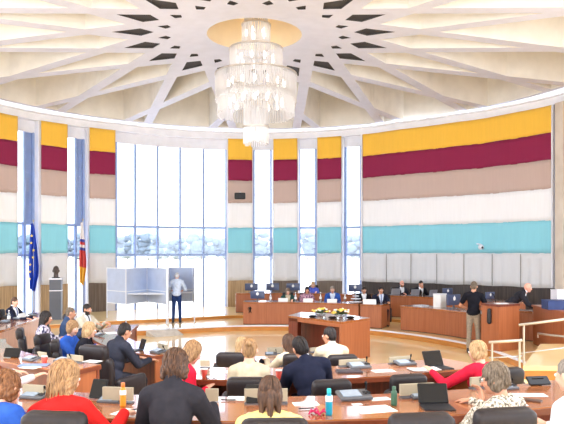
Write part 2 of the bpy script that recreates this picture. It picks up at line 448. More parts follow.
# lamps in the coffers
LW = lamp('warm_lamp', (255, 236, 208), 2.2)
def coffer_lamp():
    r = thing('coffer_lamp', 'small round warm lamp set into a ceiling coffer', 'ceiling lamp', group='lamps hidden in the ceiling coffers')
    G().lathe([(.15, 0), (.17, -.03), (.17, -.09), (.15, -.1)], seg=16).build('housing', M['white'], r)
    G().lathe([(.13, -.1), (.13, -.115)], seg=16).build('bulb', LW, r); return r
cl = First(coffer_lamp())
for i in range(NS):
    t = dg(100 + 20 * i); cl.put((CC.x + 5.0 * math.cos(t), CC.y + 5.0 * math.sin(t), ROOF), 0, 'small round warm lamp set into a ceiling coffer')

# ------------------------------------------------------------------ chandelier
ch = thing('chandelier', 'large tiered crystal chandelier hanging from the round ceiling opening', 'chandelier', (-.68, 16.75, 0))
tiers = [(.36, 8.52, 7.97, 44), (.68, 7.87, 7.2, 80), (1.05, 7.2, 6.55, 118), (1.0, 6.68, 6.17, 112), (.31, 6.5, 5.86, 34), (.32, 5.84, 5.44, 38)]
BULB = lamp('chandelier_bulb', (255, 246, 232), 2.7)
for n_, (r, z1, z0, n) in enumerate(tiers):
    g = G()
    for k in range(n):
        a = 2 * PI * k / n; x, y = r * math.cos(a), r * math.sin(a); j = random.uniform(-.03, .03)
        g.cap((x, y, z0 + j), (x, y, z1), .017, .017, 6, flat=True)
        g.ell((x, y, z0 + j - .02), (.02, .02, .026), seg=6, rings=4)
    cur = g.build('crystal_curtain', CRYSTAL, ch, kind='stuff')
    h = G(); h.lathe([(r + .02, z1 - .02), (r + .032, z1 - .02), (r + .032, z1 + .015), (r + .02, z1 + .015), (r - .03, z1 + .015), (r - .03, z1 - .02)], seg=48, close=False)
    h.build('rim', mat('chandelier_brass', (206, 198, 188), .35, .05, 8, metal=.7), cur)
    if n_ != 4:
        m = max(5, int(r * 14)); bme = G().ell((0, 0, 0), (.045, .045, .1), seg=8, rings=6).mesh('bulb', BULB, True)
        for q in range(m):
            t = 2 * PI * (q + .5) / m; bo = bpy.data.objects.new('bulb', bme); COL.objects.link(bo); bo.parent = cur
            bo.location = (r * .7 * math.cos(t), r * .7 * math.sin(t), z0 + (z1 - z0) * .62)
g = G().cap((0, 0, 9.1), (0, 0, 5.7), .03, .03, 8, flat=True); g.lathe([(.05, 9.1), (.33, 9.08), (.33, 8.98), (.3, 8.9)], seg=24); g.build('stem', M['chrome'], ch)
g = G()
for k in range(30):
    a = 2 * PI * k / 30; g.cap((.3 * math.cos(a), .3 * math.sin(a), 8.5), (.3 * math.cos(a), .3 * math.sin(a), 8.9), .012, .012, 5, flat=True)
g.build('crystal_collar', CRYSTAL, ch, kind='stuff')

# ------------------------------------------------------------------ banners
bz = [7.36, 6.48, 5.60, 4.66, 3.62, 2.55, 1.40]
bn = ['yellow_stripe', 'crimson_stripe', 'taupe_stripe', 'white_stripe', 'teal_stripe', 'grey_stripe']
def banner(a, b, label, wide=False, ang=None):
    A, B = ang or (wth(a), wth(b)); root = thing('banner', label, 'banner', group=None)
    L = abs(A - B) * RR; n = max(10, int(L / .07))
    for i in range(6):
        z1, z0 = bz[i], bz[i + 1]; nz = 6; v = []; f = []
        ph = random.uniform(0, 6); amp = [.004, .005, .006, .007, .010, .02][i]
        for j in range(nz + 1):
            zt = j / nz
            for k in range(n + 1):
                s = k / n * L; t = A + (B - A) * k / n
                w = amp * (math.sin(s * 14 + ph) + .6 * math.sin(s * 31 + ph * 2) + .5 * math.sin(s * 5.3 + ph)) * (.3 + .7 * zt)
                z = z1 + (z0 - z1) * zt
                if j == nz and i < 6: z += .012 * math.sin(s * 4 + ph) - .006
                if j == 0: z += 0
                p = wp(t, -.05 - .012 * i * 0 + w); v.append((p.x, p.y, z))
        for j in range(nz):
            for k in range(n):
                q = j * (n + 1) + k; f.append((q, q + 1, q + n + 2, q + n + 1))
        o = G().add(v, f).build(bn[i], BAND[i], root, smooth=True)
        sm = o.modifiers.new('t', 'SOLIDIFY'); sm.thickness = .012; sm.offset = 0
        if i == 5 and wide:
            for m in range(1, 7):
                t = A + (B - A) * m / 7; p = wp(t, -.10); G().box((p.x, p.y, (z0 + z1) / 2 - .02), (.02, .012, z1 - z0 - .04), t - PI / 2).build('seam', mat('seam_grey', (128, 124, 120), .9, .02, 5), o)
    return root
banner(-30, 17, 'striped wall banner above the man seated behind the curved bench', )
banner(40.5, 67, 'narrow striped wall banner directly behind the bust on its plinth')
banner(89, 115, 'narrow striped wall banner beside the folding voting booths')
banner(228, 252.3, 'narrow striped wall banner with a small black loudspeaker on its taupe stripe')
banner(273.5, 297.5, 'narrow striped wall banner above the two women seated at the long dais desk')
banner(317.5, 341.5, 'narrow striped wall banner above the man in bright blue jacket at the dais desk')
banner(363, 553, 'very wide striped banner spanning the curved wall above the dark wood panelling', True)
banner(0, 0, 'striped banner cut off by the frame beyond the stone pilaster', ang=(wth(564) + .005, wth(564) - .35))
# stone pilaster
t = (wth(555.2) + wth(562.6)) / 2; A, B = wth(555, -.22), wth(563, -.22)
struct(G().strip(arc(A, B, -.22, 2), arc(A, B, .1, 2), 0, TOPZ - .02).build('wall_pilaster', M['stone']))
# white piping at the banner edges
g = G()
for px in (362, 554):
    t = wth(px); p = wp(t, -.06); g.box((p.x, p.y, 4.4), (.06, .06, 5.9), t - PI / 2)
struct(g.build('trim_banner_rail', M['fin']))
# wood panelling below
for i, (a, b, m) in enumerate([(-30, 17.5, 'panelw'), (41, 68, 'panelw'), (89, 107, 'paneld'), (228, 253, 'panelw'), (273, 298, 'paneld'), (317, 342, 'paneld'), (362, 555, 'walld')]):
    A, B = wth(a), wth(b)
    struct(G().strip(arc(A, B, -.02, 3 if b < 360 else 24), arc(A, B, .05, 3 if b < 360 else 24), .1, 1.40).build('wall_panelling_%d' % (i + 1), M[m]))
# loudspeaker on banner
p = at(240, 196, 26.3); r = thing('wall_speaker', 'small black loudspeaker mounted on the taupe stripe of a banner', 'loudspeaker', p)
autosm(G().rbox((0, 0, 0), (.44, .2, .26), .03).build('cabinet', M['black'], r)); G().box((0, .2, .17), (.04, .3, .04)).build('bracket', M['chrome'], r)
G().box((0, -.105, 0), (.38, .012, .2)).build('front_grille', M['dgrey'], r)
p = at(481, 247, 22.9); r = thing('security_camera', 'small white camera mounted on the teal stripe of the wide banner', 'camera', p, PI * .15)
G().ell((0, 0, 0), (.1, .1, .1)).build('dome', M['fin'], r, smooth=True); G().cap((0, 0, .08), (0, .45, .16), .03).build('wall_arm', M['fin'], r); G().ell((-.02, -.085, -.02), (.04, .03, .04)).build('lens', M['black'], r)

# ------------------------------------------------------------------ outside
struct(G().box((0, 320, -.25), (900, 584, .1)).build('ground_terrace', M['terrace']))
for i in range(40):
    d = 250 + (i * 7 % 3) * 24; x = -135 + i * 6.9; h = random.uniform(8.5, 12.5)
    r = thing('tree', 'hazy green tree beyond the tall windows', 'tree', (x, d, -.2), group='distant trees seen through the windows')
    g = G()
    for q in range(34):
        a = random.uniform(0, 6.28); rr = random.uniform(0, 6.6); g.ell((rr * math.cos(a), rr * math.sin(a), h * random.uniform(.12, .86)), (random.uniform(1.2, 2.6),) * 2 + (random.uniform(.9, 1.7),), seg=8, rings=5)
    g.build('crown', M['green'], r, smooth=True); G().cap((0, 0, 0), (0, 0, h * .6), .35, .2, 8).build('trunk', M['bark'], r)
# ------------------------------------------------------------------ desks
def desk_path(pts_near, pts_far, z, fl, name, label, endcaps=True, panel='cherryd', group=None, topm='top'):
    """pts_near: sitter's edge, pts_far: other edge"""
    r = thing(name, label, 'desk', (pts_near[len(pts_near) // 2].x, pts_near[len(pts_near) // 2].y, fl), group=group)
    o = Vector((r.location.x, r.location.y)); A = [p - o for p in pts_near]; B = [p - o for p in pts_far]
    h = z - fl
    def lerp(t): return [a + (b - a) * t for a, b in zip(A, B)]
    G().strip(lerp(.012), lerp(1), h - .012, h).build('table_top', M[topm], r)
    G().strip(A, lerp(1.012), h - .06, h - .012).build('top_edge', M['edge'], r, label='darker wooden edge band')
    G().strip(lerp(.86), lerp(.92), .02, h - .06).build('modesty_panel', M[panel], r)
    if endcaps:
        for i, q in ((0, 1), (-1, -2)):
            a, b = A[i], B[i]; t = (A[q] - A[i]).normalized() * .05
            ee = G().add([(p.x, p.y, zz) for p in (a + (b - a) * .08 + t * .2, b - (b - a) * .04 + t * .2, b - (b - a) * .04 + t, a + (b - a) * .08 + t) for zz in (0, h - .06)],
                         [(0, 1, 3, 2), (2, 3, 5, 4), (4, 5, 7, 6), (6, 7, 1, 0), (1, 7, 5, 3), (0, 2, 4, 6)])
            ee.build('end_panel', M['cherry'], r)
    return r
T1, T2, T3 = 1.36, 1.22, .99
desk_path(karc(6.97, -.68, .5), karc(6.2, -.68, .5), T1, .61, 'curved_desk', 'long curved wooden desk closest to the viewer, with the blue, green and orange bottles')
desk_path(karc(4.8, -1.2, -.45), karc(4.28, -1.2, -.45), T2, .47, 'curved_desk', 'curved desk block ending at the aisle, holding a red cup and stacked papers')
desk_path(karc(4.8, -.15, .6), karc(4.08, -.15, .6), T2, .47, 'curved_desk', 'curved desk in front of the woman in cream and the man in navy suit')
desk_path(karc(2.5, -.27, .62), karc(1.85, -.27, .62), T3, .24, 'curved_desk', 'short curved desk in front of the man in cream jacket')
lp = [Vector(p) for p in spline([(-1.94, 9.7), (-2.5, 10.2), (-3.05, 10.9), (-3.5, 11.8), (-3.65, 12.8), (-3.75, 13.9)], 5)]
lf = []
for i, p in enumerate(lp):
    t = (lp[min(i + 1, len(lp) - 1)] - lp[max(i - 1, 0)]).normalized(); lf.append(p + Vector((t.y, -t.x)) * .62)
desk_path(lp, lf, T3, .24, 'curved_desk', 'curved desk arm with papers where the man in dark grey suit sits')

def counter(path, depth, z, fl, label, front='cherry', cap='top', endL=True, side=1, name='dais_desk'):
    P = [Vector(p) for p in path]; off = []
    for i, p in enumerate(P):
        t = (P[min(i + 1, len(P) - 1)] - P[max(i - 1, 0)]).normalized(); off.append(Vector((-t.y, t.x)) * side)
    c = P[len(P) // 2]; r = thing(name, label, 'desk', (c.x, c.y, fl)); A = [p - c for p in P]; h = z - fl
    at_ = lambda t: [a + o * t for a, o in zip(A, off)]
    G().strip(at_(0), at_(.05), .02, h - .05).build('front_panel', M[front], r)
    G().strip(at_(-.04), at_(depth), h - .05, h).build('counter_top', M[cap], r)
    G().strip(at_(.02), at_(.07), 0, .03).build('plinth', M['dgrey'], r)
    for i, q in ((0, 1), (-1, -2)):
        t = (A[q] - A[i]).normalized() * .05; a = A[i] + off[i] * .05; b = A[i] + off[i] * (depth - .03)
        G().add([(p.x, p.y, zz) for p in (a, b, b + t, a + t) for zz in (.02, h - .05)], [(0, 1, 3, 2), (2, 3, 5, 4), (4, 5, 7, 6), (6, 7, 1, 0), (1, 7, 5, 3), (0, 2, 4, 6)]).build('end_panel', M[front], r)
    return r
PD = counter([(-1.29, 21.3), (-.5, 21.32), (.3, 21.28), (1.2, 21.0), (2.0, 20.7), (2.45, 20.5)], .75, .92, .17, 'long wooden dais desk with a small crest on its front')
counter([(2.5, 20.45), (3.12, 20.1)], .8, .92, .17, 'short angled desk section in front of the man in navy suit with pale tie')
counter([(-1.75, 24.3), (0, 24.45), (1.6, 24.2), (3.2, 23.5)], .7, 1.02, .285, 'rear raised wooden desk behind the dais with dark monitors on it')
counter([(3.85, 22.7), (4.6, 22.2), (5.3, 21.5), (6.3, 20.3), (6.9, 19.3)], .7, 1.05, .285, 'rear wooden desk where the bald bearded man and dark-haired man sit')
counter([(3.66, 19.75), (4.2, 19.15), (4.7, 18.45), (5.1, 17.7), (5.4, 16.9)], .75, .92, .17, 'long curved wooden desk with a white box and black monitor on top')
counter([(5.9, 17.3), (6.3, 17.6), (6.75, 17.2)], .5, .98, .17, 'small rounded desk the bald man in dark suit leans over')
counter([(6.55, 16.7), (6.5, 15.5), (6.5, 14.2), (6.5, 13.0)], .7, 1.2, .17, 'tall wooden bench front beside the handrails and landing', side=1, cap='cherry')
counter([(-5.95, 12.2), (-5.85, 13.4), (-5.95, 14.8), (-6.15, 16.1), (-6.5, 17.2)], .7, .95, .0, 'curved wooden bench with painted pinkish glare in front of the man with dark blue jacket', side=1, cap='top', front='glarew')
# small crest on the dais desk
p = at(250, 309, 21.25)
G().ell((0, 0, .05), (.03, .008, .03), seg=8, rings=5).cap((0, 0, .05), (.01, 0, -.06), .03, .02, 6).cap((0, 0, 0), (.06, 0, .03), .012, .01, 5).cap((0, 0, -.02), (-.06, 0, .05), .012, .01, 5).cap((0, 0, -.05), (.05, 0, -.13), .014, .01, 5).cap((0, 0, -.05), (-.04, 0, -.13), .014, .01, 5).cap((-.03, 0, -.06), (-.09, 0, .02), .008, .006, 5).build('crest', M['black'], PD, loc=p - PD.location)

# central front table
P1, P2, P0 = at(341, 322, 14.75), at(370, 318, 15.7), at(288, 315.5, 16.3)
zt = .96; fl = 0
r = thing('presentation_table', 'wooden open-fronted table with flower arrangements standing at the centre of the floor', 'table', (P1.x, P1.y, 0))
q1, q2, q0 = Vector((0, 0)), Vector((P2.x - P1.x, P2.y - P1.y)), Vector((P0.x - P1.x, P0.y - P1.y)); q3 = q2 + Vector((-.55, .95)); q4 = q0 + Vector((.35, .95))
def slab(g, a, b, th, z0, z1):
    t = (b - a).normalized(); n = Vector((-t.y, t.x)) * th; return g.prism([a, b, b + n, a + n], z0, z1)
G().prism([q1, q2, q3, q4, q0], zt - .05, zt).build('table_top', M['top'], r)
slab(G(), q1, q2, .05, 0, zt - .05).build('side_panel', M['cherry'], r)
e = (q1 - q0).normalized()
G().prism([q0 + e * .02, q0 + e * .38, q0 + e * .38 + Vector((.1, .3)), q0 + Vector((.1, .3))], 0, zt - .05).build('leg_panel', M['cherryd'], r)
slab(G(), q0 + Vector((.25, .62)), q1 + Vector((.1, .62)), .04, 0, zt - .05).build('back_panel', M['cherryd'], r)
slab(G(), q0 + e * .02, q1, .04, zt - .13, zt - .05).build('apron', M['cherry'], r)

# lectern
A, B, C_ = Vector((4.98, 15.95)), Vector((5.22, 15.4)), Vector((5.86, 15.8))
D = A + (C_ - B); r = thing('lectern', 'tall wooden speaker lectern that the man in black T-shirt stands at', 'lectern', (5.4, 15.7, .17)); o = Vector((5.4, 15.7))
A, B, C_, D = [v - o for v in (A, B, C_, D)]
G().prism([A, B, C_, D], 0, 1.08).build('body', M['cherry'], r)
tb = G(); v = [(A.x, A.y, 1.08), (B.x, B.y, 1.08), (C_.x, C_.y, 1.08), (D.x, D.y, 1.08)]
tb.prism([p * 1.05 for p in (A, B, C_, D)], 1.08, 1.13).build('top', M['cherryd'], r)
m = (A + B) / 2; G().cap((m.x - .03, m.y - .02, .7), (m.x - .03, m.y - .02, .98), .06, .05, 10).build('handset', M['dgrey'], r, label='dark grey handset hanging on the side', smooth=True)
G().box((.0, .05, 1.14), (.3, .21, .012)).build('reading_sheet', M['paper'], r)
mp_ = G(); mp_.tube([(-.1, .15, 1.12), (-.12, .15, 1.25), (-.18, .1, 1.36)], .008).cap((-.18, .1, 1.36), (-.22, .07, 1.38), .016); mp_.build('microphone', M['black'], r)

# ------------------------------------------------------------------ armchairs
def armchair():
    r = thing('armchair', 'x', 'chair', group=None)
    autosm(G().rbox((0, .06, .40), (.50, .52, .16), .05).build('seat', M['leather'], r))
    tl = Matrix.Rotation(.12, 3, 'X')
    autosm(G().rbox((0, -.24, .56), (.50, .11, .58), .06, tl).build('backrest', M['leather'], r))
    autosm(G().rbox((0, -.30, .90), (.39, .12, .19), .05, tl).build('headrest', M['leather'], r))
    for s in (-1, 1):
        a = autosm(G().rbox((0, 0, 0), (.54, .09, .46), .045, Matrix.Rotation(PI / 2, 3, 'Z')).build('armrest', M['leather'], r, loc=(s * .28, .04, .36)))
    G().lathe([(.03, .04), (.03, .3)], seg=10).build('column', M['chrome'], r)
    b = G()
    for k in range(5):
        a = 2 * PI * k / 5; b.cap((0, 0, .07), (.27 * math.cos(a), .27 * math.sin(a), .035), .025, .018, 6)
    b.build('base', M['chrome'], r); return r
AC = First(armchair())
def chair_at(x, y, a, fl, label, sc=1):
    sc = sc * (1.0 if fl > .5 else (.93 if fl > .3 else 1.0))
    return AC.put((x, y, fl), a, label, sc, 'dark leather armchairs at the curved desks')

# ------------------------------------------------------------------ small things
def on_desk(px, py, z): return on(px, py, z)
def heading(p): return math.atan2(-(KX - p.x), KY - p.y)
def board(px, py, z, w, h, label, ry=0):
    p = on_desk(px, py, z); r = thing('desk_board', label, 'board', p, heading(p) + ry, 'beige boards along the far desk edges')
    G().box((0, 0, h / 2 + .012), (w, .03, h - .024)).build('panel', M['beige'], r); G().box((0, 0, .006), (w, .06, .012)).build('foot', M['grey'], r); return r
# (px centre, py of foot, z, width, height)
for d in [(34, 397, T1, .2, .1, 'beige board behind the grey console beside the red jacket'), (118, 403, T1, .25, .125, 'beige board behind the orange bottle'),
          (212, 404, T1, .1, .12, 'beige board just beside the sleeve of the charcoal suit'), (266, 404, T1, .34, .12, 'wide beige board in front of the woman with half-up brown hair'),
          (417, 397.5, T1, .30, .115, 'beige board behind the raised black tablet on the closest desk'), (477, 388.5, T1, .13, .1, 'greyish board by the hand of the woman in patterned blouse'),
          (205, 368, T2, .11, .09, 'beige board between the charcoal suit and red cup'), (352, 366.6, T2, .32, .085, 'beige board beyond the closed dark folder'),
          (400, 363.5, T2, .3, .085, 'beige board beyond the open magazine'), (75, 362.5, T2, .25, .09, 'beige board with papers at the aisle end of the desk block'),
          (42, 358.5, T2, .17, .08, 'beige board near the cup on the desk block'), (275, 354, T3, .24, .1, 'beige board in front of the cream-shirted woman with long brown hair'),
          (315, 352.5, T3, .18, .08, 'beige board beside the man in cream jacket'), (163, 351, T3, .27, .11, 'beige board beyond the telephone on the desk arm')]:
    board(*d)
def console():
    r = thing('conference_console', 'x', 'console')
    bx = Matrix.Rotation(.22, 3, 'X')
    autosm(G().rbox((0, 0, .03), (.26, .16, .03), .012, bx).build('body', M['grey'], r))
    G().box((-.03, -.005, .048), (.15, .11, .006), bx).build('display', M['lcd'], r)
    b = G()
    for k in range(4): b.box((.085 + (k % 2) * .03, -.03 + (k // 2) * .035, .05), (.02, .02, .008), bx)
    b.build('buttons', M['dgrey'], r, kind='stuff')
    G().tube([(.115, .05, .04), (.118, .045, .07), (.11, .03, .1)], .006).build('microphone_stem', M['dgrey'], r)
    G().cap((.11, .03, .1), (.107, .022, .118), .011).build('microphone_head', M['black'], r); return r
CO = First(console())
for px, py, z, sc, rz, lab in [(354, 399, T1, 1.05, .1, 'grey conference console with screen beside the blue bottle'), (34, 398, T1, .8, 0, 'grey conference console by the blue sleeve and red jacket'),
    (110, 402, T1, .7, 0, 'grey conference console next to the orange bottle'), (421, 398, T1, .7, 0, 'grey conference console half behind the raised black tablet'),
    (359, 368, T2, 1.0, 0, 'grey conference console in front of the beige board near the closed folder'), (405, 365, T2, .95, 0, 'grey conference console beside the magazine'),
    (31, 360.5, T2, .85, 0, 'grey conference console next to the red cup on the desk block'), (63, 362, T2, .85, 0, 'grey conference console near the aisle end of the desk block'),
    (158, 353, T3, 1.0, 0, 'grey conference console to one side of the man in dark grey suit'), (507, 389, T1, .7, 0, 'grey console behind the woman with short grey hair'),
    (99, 336, T3, .9, .8, 'grey conference console on the straight part of the desk arm'), (271, 355, T3, .7, 0, 'grey conference console by the woman with long brown hair'),
    (127, 331, T3, .9, .8, 'grey conference console far along the desk arm near its end')]:
    p = on_desk(px, py, z); CO.put(p, heading(p) + rz, lab, sc, 'conference consoles on the curved desks')
def tablet(px, py, z, w, h, lab, rz=0, tilt=.45, kind='tablet', keys=True):
    p = on_desk(px, py, z); r = thing(kind, lab, kind.split('_')[-1], p, heading(p) + rz)
    R = Matrix.Rotation(-tilt, 3, 'X'); c = R @ Vector((0, 0, h / 2 + .012))
    autosm(G().rbox(c, (w, .012, h), .012, R).build('case', M['black'], r)); 
    G().box(R @ Vector((0, -.008, h / 2 + .012)), (w * .93, .003, h * .9), R).build('screen', M['screen'], r)
    if keys: G().box((0, -.1, .006), (w, .2, .012)).build('keyboard', M['dgrey'], r)
    else: G().box((0, .07, h * .32), (w * .5, .008, h * .7), Matrix.Rotation(.5, 3, 'X')).build('stand', M['dgrey'], r)
    return r
tablet(434, 405, T1, .235, .16, 'raised black tablet with keyboard beside the green flask', -.22)
tablet(435, 367, T2, .25, .185, 'raised black tablet near the magazine in the middle desk', -.12)
tablet(96, 400, T1, .14, .16, 'black tablet partly hidden by the sleeve of the red jacket', -.1, keys=False)
tablet(254, 405, T1, .12, .15, 'dark tablet standing before the beige board by the half-up brown hair', .1, keys=False)
tablet(541, 386, T1, .21, .1, 'dark tablet on a stand in front of the man in white shirt', -.3, .9, keys=False)
tablet(141, 350, T3, .17, .17, 'dark laptop open in front of the man in dark grey suit', .1, .3, 'laptop')
tablet(11, 358, T2, .22, .12, 'dark tablet at the edge of the frame above the pale sleeve', .6, keys=False)
# bottles
def bottle(px, py, z, h, r_, body, capm, lab, prof=None, band=None):
    p = on_desk(px, py, z); t = thing('bottle', lab, 'bottle', p)
    G().lathe([(r_ * .9, 0), (r_, .012), (r_, h * .66), (r_ * .92, h * .72), (r_ * .55, h * .8), (r_ * .5, h * .83)], seg=18).build('body', body, t, smooth=True)
    G().lathe([(r_ * .62, h * .82), (r_ * .64, h * .84), (r_ * .62, h * .985), (r_ * .5, h)], seg=16).build('cap', capm, t, smooth=True)
    if band: G().lathe([(r_ * 1.01, h * band[0]), (r_ * 1.02, h * band[0] + .002), (r_ * 1.02, h * band[1]), (r_ * .94, h * band[1] + .003)], seg=18).build('sleeve', band[2], t, smooth=True)
    return t
bottle(123, 406.5, T1, .185, .024, mat('orange_bottle', (240, 150, 40), .3, .04, 5), mat('orange_cap', (232, 120, 40), .3, .04, 5), 'orange bottle with pale label and orange cap', band=(.5, .68, M['paper']))
bottle(329, 415, T1, .195, .026, mat('blue_bottle', (22, 146, 176), .3, .04, 5), mat('teal_cap', (40, 190, 196), .3, .04, 5), 'bright blue bottle with white shoulder and teal cap', band=(.52, .72, M['paper']))
bottle(394, 405.5, T1, .15, .025, mat('green_flask', (52, 90, 68), .4, .06, 8), mat('green_cap', (62, 98, 76), .4, .04, 5), 'squat dark green metal flask')
def cup(px, py, z, lab):
    p = on_desk(px, py, z); t = thing('paper_cup', lab, 'cup', p)
    G().lathe([(.025, 0), (.036, .085), (.033, .085), (.024, .006)], seg=16, close=False).build('body', mat('cup_red', (196, 62, 44), .5, .05, 6), t, smooth=True)
    G().lathe([(.0375, .083), (.0375, .09), (.034, .09)], seg=16).build('rim', M['paper'], t); return t
cup(279, 378.5, T2, 'red paper cup between the cream-topped woman and the navy suit')
cup(44.5, 363.5, T2, 'red paper cup on the desk block by the aisle')
cup(204.5, 377, T2, 'red paper cup beside the woman in red looking down')
# papers
def sheet(px, py, z, w, d, lab, rz=0, c='paper', n=1, dz=0):
    p = on_desk(px, py, z); g = G()
    for k in range(n): g.box((random.uniform(-.004, .004), random.uniform(-.004, .004), .0015 + k * .0025), (w, d, .002), random.uniform(-.05, .05) if n > 1 else None)
    o = g.build('paper_sheet', M[c]); o.location = p + Vector((0, 0, dz)); o.rotation_euler = (0, 0, heading(p) + rz); tag(o, lab, 'paper', 'papers lying on the desks'); return o
for a in [(374, 409.5, T1, .30, .21, 'large white sheet between the blue bottle and green flask', .15), (240, 398.5, T1, .2, .15, 'white sheet beside the charcoal suit', 0), (131, 413, T1, .24, .2, 'white sheet with a pen below the orange bottle', -.3),
          (508, 403.5, T1, .28, .16, 'white sheet in front of the brown phone', -.35), (380, 399, T1, .17, .1, 'small white sheet behind the green flask', .1), (530, 395, T1, .26, .12, 'white sheet near the tablet on stand', -.4),
          (383, 371, T2, .25, .15, 'white sheet beside the closed dark folder', -.1), (229, 372, T2, .3, .16, 'white sheet in front of the cream-topped woman', 0), (92, 361.5, T2, .2, .15, 'white sheets at the aisle end of the desk block', .1),
          (62, 368, T2, .26, .14, 'white sheet near the blue folder on the desk block', 0), (30, 367.5, T2, .22, .14, 'white sheet by the pale sleeve', .2), (175, 353.5, T3, .26, .16, 'white sheet at the very end of the desk arm', -.2),
          (112, 333, T3, .3, .22, 'loose white sheets on the straight part of the desk arm', .8), (120, 342.5, T3, .3, .22, 'white sheet before the blonde woman in dark clothes', .5), (228, 357.5, T3, .22, .12, 'white sheet beside the two blonde heads', 0),
          (306, 404, T1, .2, .12, 'white sheet beside the pink lanyard', .1), (357, 404.5, T1, .08, .05, 'little white card in front of the console', .1)]:
    sheet(*a)
def boxy(name, lab, cat, p, dims, m, rz=0, r_=.006, group=None):
    o = autosm(G().rbox((0, 0, 0), (dims[0], dims[2], dims[1]), min(r_, dims[1] * .4), Matrix.Rotation(PI / 2, 3, 'X')).build(name, m)); o.location = p + Vector((0, 0, dims[2] / 2)); o.rotation_euler = (0, 0, rz); tag(o, lab, cat, group); return o
boxy('folder', 'closed dark folder lying on the middle desk', 'folder', on(349, 372, T2), (.28, .19, .02), mat('folder_plum', (66, 60, 68), .4, .05, 6), .1)
boxy('smartphone', 'brown-cased phone lying near the man in white shirt', 'phone', on(532, 401, T1), (.15, .075, .012), mat('phone_case', (80, 54, 46), .4, .05, 6), -.6)
boxy('folder', 'blue-edged folder on the desk block beside the red cup', 'folder', on(34, 365.5, T2), (.34, .16, .012), mat('folder_blue', (110, 128, 160), .5, .05, 6), .1)
p = on(424, 370, T2); r = thing('magazine', 'open colourful magazine beside the raised tablet on the middle desk', 'magazine', p, heading(p) - .2)
for s in (-1, 1): G().box((s * .085, 0, .008), (.17, .2, .006), Matrix.Rotation(s * -.06, 3, 'Y')).build('page', mat('magazine_page', (206, 200, 204), .5, .3, 22, c2=(240, 236, 232)), r)
# pink lanyard
g = G(); 
for k in range(5):
    a = k * 1.3; g.tube([(.02 * math.cos(a), .02 * math.sin(a), .01), (.05 * math.cos(a + .4), .05 * math.sin(a + .4), .035), (.075 * math.cos(a + 1), .05 * math.sin(a + 1), .008)], .008, 5)
o = g.build('lanyard', mat('pink_ribbon', (206, 36, 96), .6, .05, 6), smooth=True); o.location = on(318, 414.5, T1); tag(o, 'crumpled pink lanyard lying beside the blue bottle', 'lanyard')
def pen(px, py, z, rz, lab):
    t = thing('pen', lab, 'pen', on(px, py, z) + Vector((0, 0, .01)), rz); G().cap((-.06, 0, 0), (.05, 0, 0), .005, .005, 8).build('barrel', M['dgrey'], t); G().cap((.05, 0, 0), (.07, 0, 0), .004, .002, 8).build('tip', M['chrome'], t)
pen(133, 411, T1, .6, 'dark pen lying on the sheet below the orange bottle'); pen(307, 409.5, T1, .2, 'dark pen between the yellow top and pink lanyard'); pen(229, 401, T1, 0, 'dark pen lying near the charcoal suit'); pen(495, 383, T1 + .004, -.5, 'dark pen beside the grey-haired woman')
# reading glasses on the desk
p = on(211, 378.5, T2); r = thing('glasses', 'folded clear reading glasses beside the red paper cup', 'glasses', p)
for s in (-1, 1):
    g = G(); g.tube([(s * .03 + .024 * math.cos(a), 0, .022 + .02 * math.sin(a)) for a in [k * PI / 6 for k in range(13)]], .003, 5); g.build('lens_frame', M['grey'], r)
G().tube([(-.05, 0, .02), (-.05, .1, .01)], .003, 5).tube([(.05, 0, .02), (.05, .1, .01)], .003, 5).build('temples', M['grey'], r, kind='stuff')

# ------------------------------------------------------------------ dais monitors, bottles, cards, flowers
def monitor():
    r = thing('monitor', 'x', 'monitor')
    autosm(G().rbox((0, 0, .2), (.46, .05, .25), .02).build('housing', mat('monitor_blue_grey', (70, 80, 112), .35, .05, 6), r))
    G().box((0, .028, .2), (.42, .004, .21)).build('screen', M['screen'], r)
    G().ell((0, -.028, .23), (.045, .006, .05), seg=10, rings=6).cap((0, -.028, .28), (.012, -.028, .295), .008, .005, 6).build('emblem', M['paper'], r, label='small pale emblem on the back')
    G().cap((0, 0, .02), (0, 0, .12), .025, .02, 8).build('neck', M['grey'], r); G().lathe([(.1, 0), (.1, .012)], seg=16).build('foot', M['grey'], r); return r
MO = First(monitor())
for px, py, d, z, sc, rz, lab in [(251.5, 295, 24.75, 1.02, 1.1, 0, 'dark monitor first on the rear raised desk, above the crest'), (272.5, 295, 24.85, 1.02, 1.1, 0, 'dark monitor second on the rear raised desk'), (293, 295, 24.8, 1.02, 1.1, 0, 'dark monitor behind the woman in green jacket'),
     (355, 295, 24.0, 1.02, 1.1, 0, 'dark monitor behind the man in dark jacket and open collar'), (257.5, 303, 21.75, .92, 1.05, 0, 'dark monitor at the end of the long dais desk above the crest'),
     (447.5, 298, 21.7, 1.05, .95, .5, 'grey monitor above the big black monitor on the rear desk'), (490, 298, 19.8, 1.05, .9, .6, 'grey monitor behind the lectern'), (453.5, 312, 18.9, .92, 1.25, .6, 'large black monitor with emblem next to the man in black T-shirt')]:
    MO.put(((px - CX) / F * d, d, z), rz, lab, sc, 'monitors on the dais desks')
def dlap(px, d, z, rz, lab):
    p = Vector(((px - CX) / F * d, d, z)); r = thing('laptop', lab, 'laptop', p, rz, 'laptops on the rear dais desk')
    G().box((0, 0, .01), (.34, .24, .02)).build('base', M['grey'], r); G().box((0, -.14, .12), (.34, .015, .22), Matrix.Rotation(.25, 3, 'X')).build('screen', mat('laptop_silver', (150, 154, 164), .35, .04, 6, metal=.3), r)
dlap(394, 23.0, 1.05, .3, 'grey laptop before the bald man in grey jacket'); dlap(413, 22.5, 1.05, .4, 'silver laptop between the bald man and dark-haired man'); dlap(430.5, 22.2, 1.05, .5, 'grey laptop beside the dark-haired man on the rear desk')
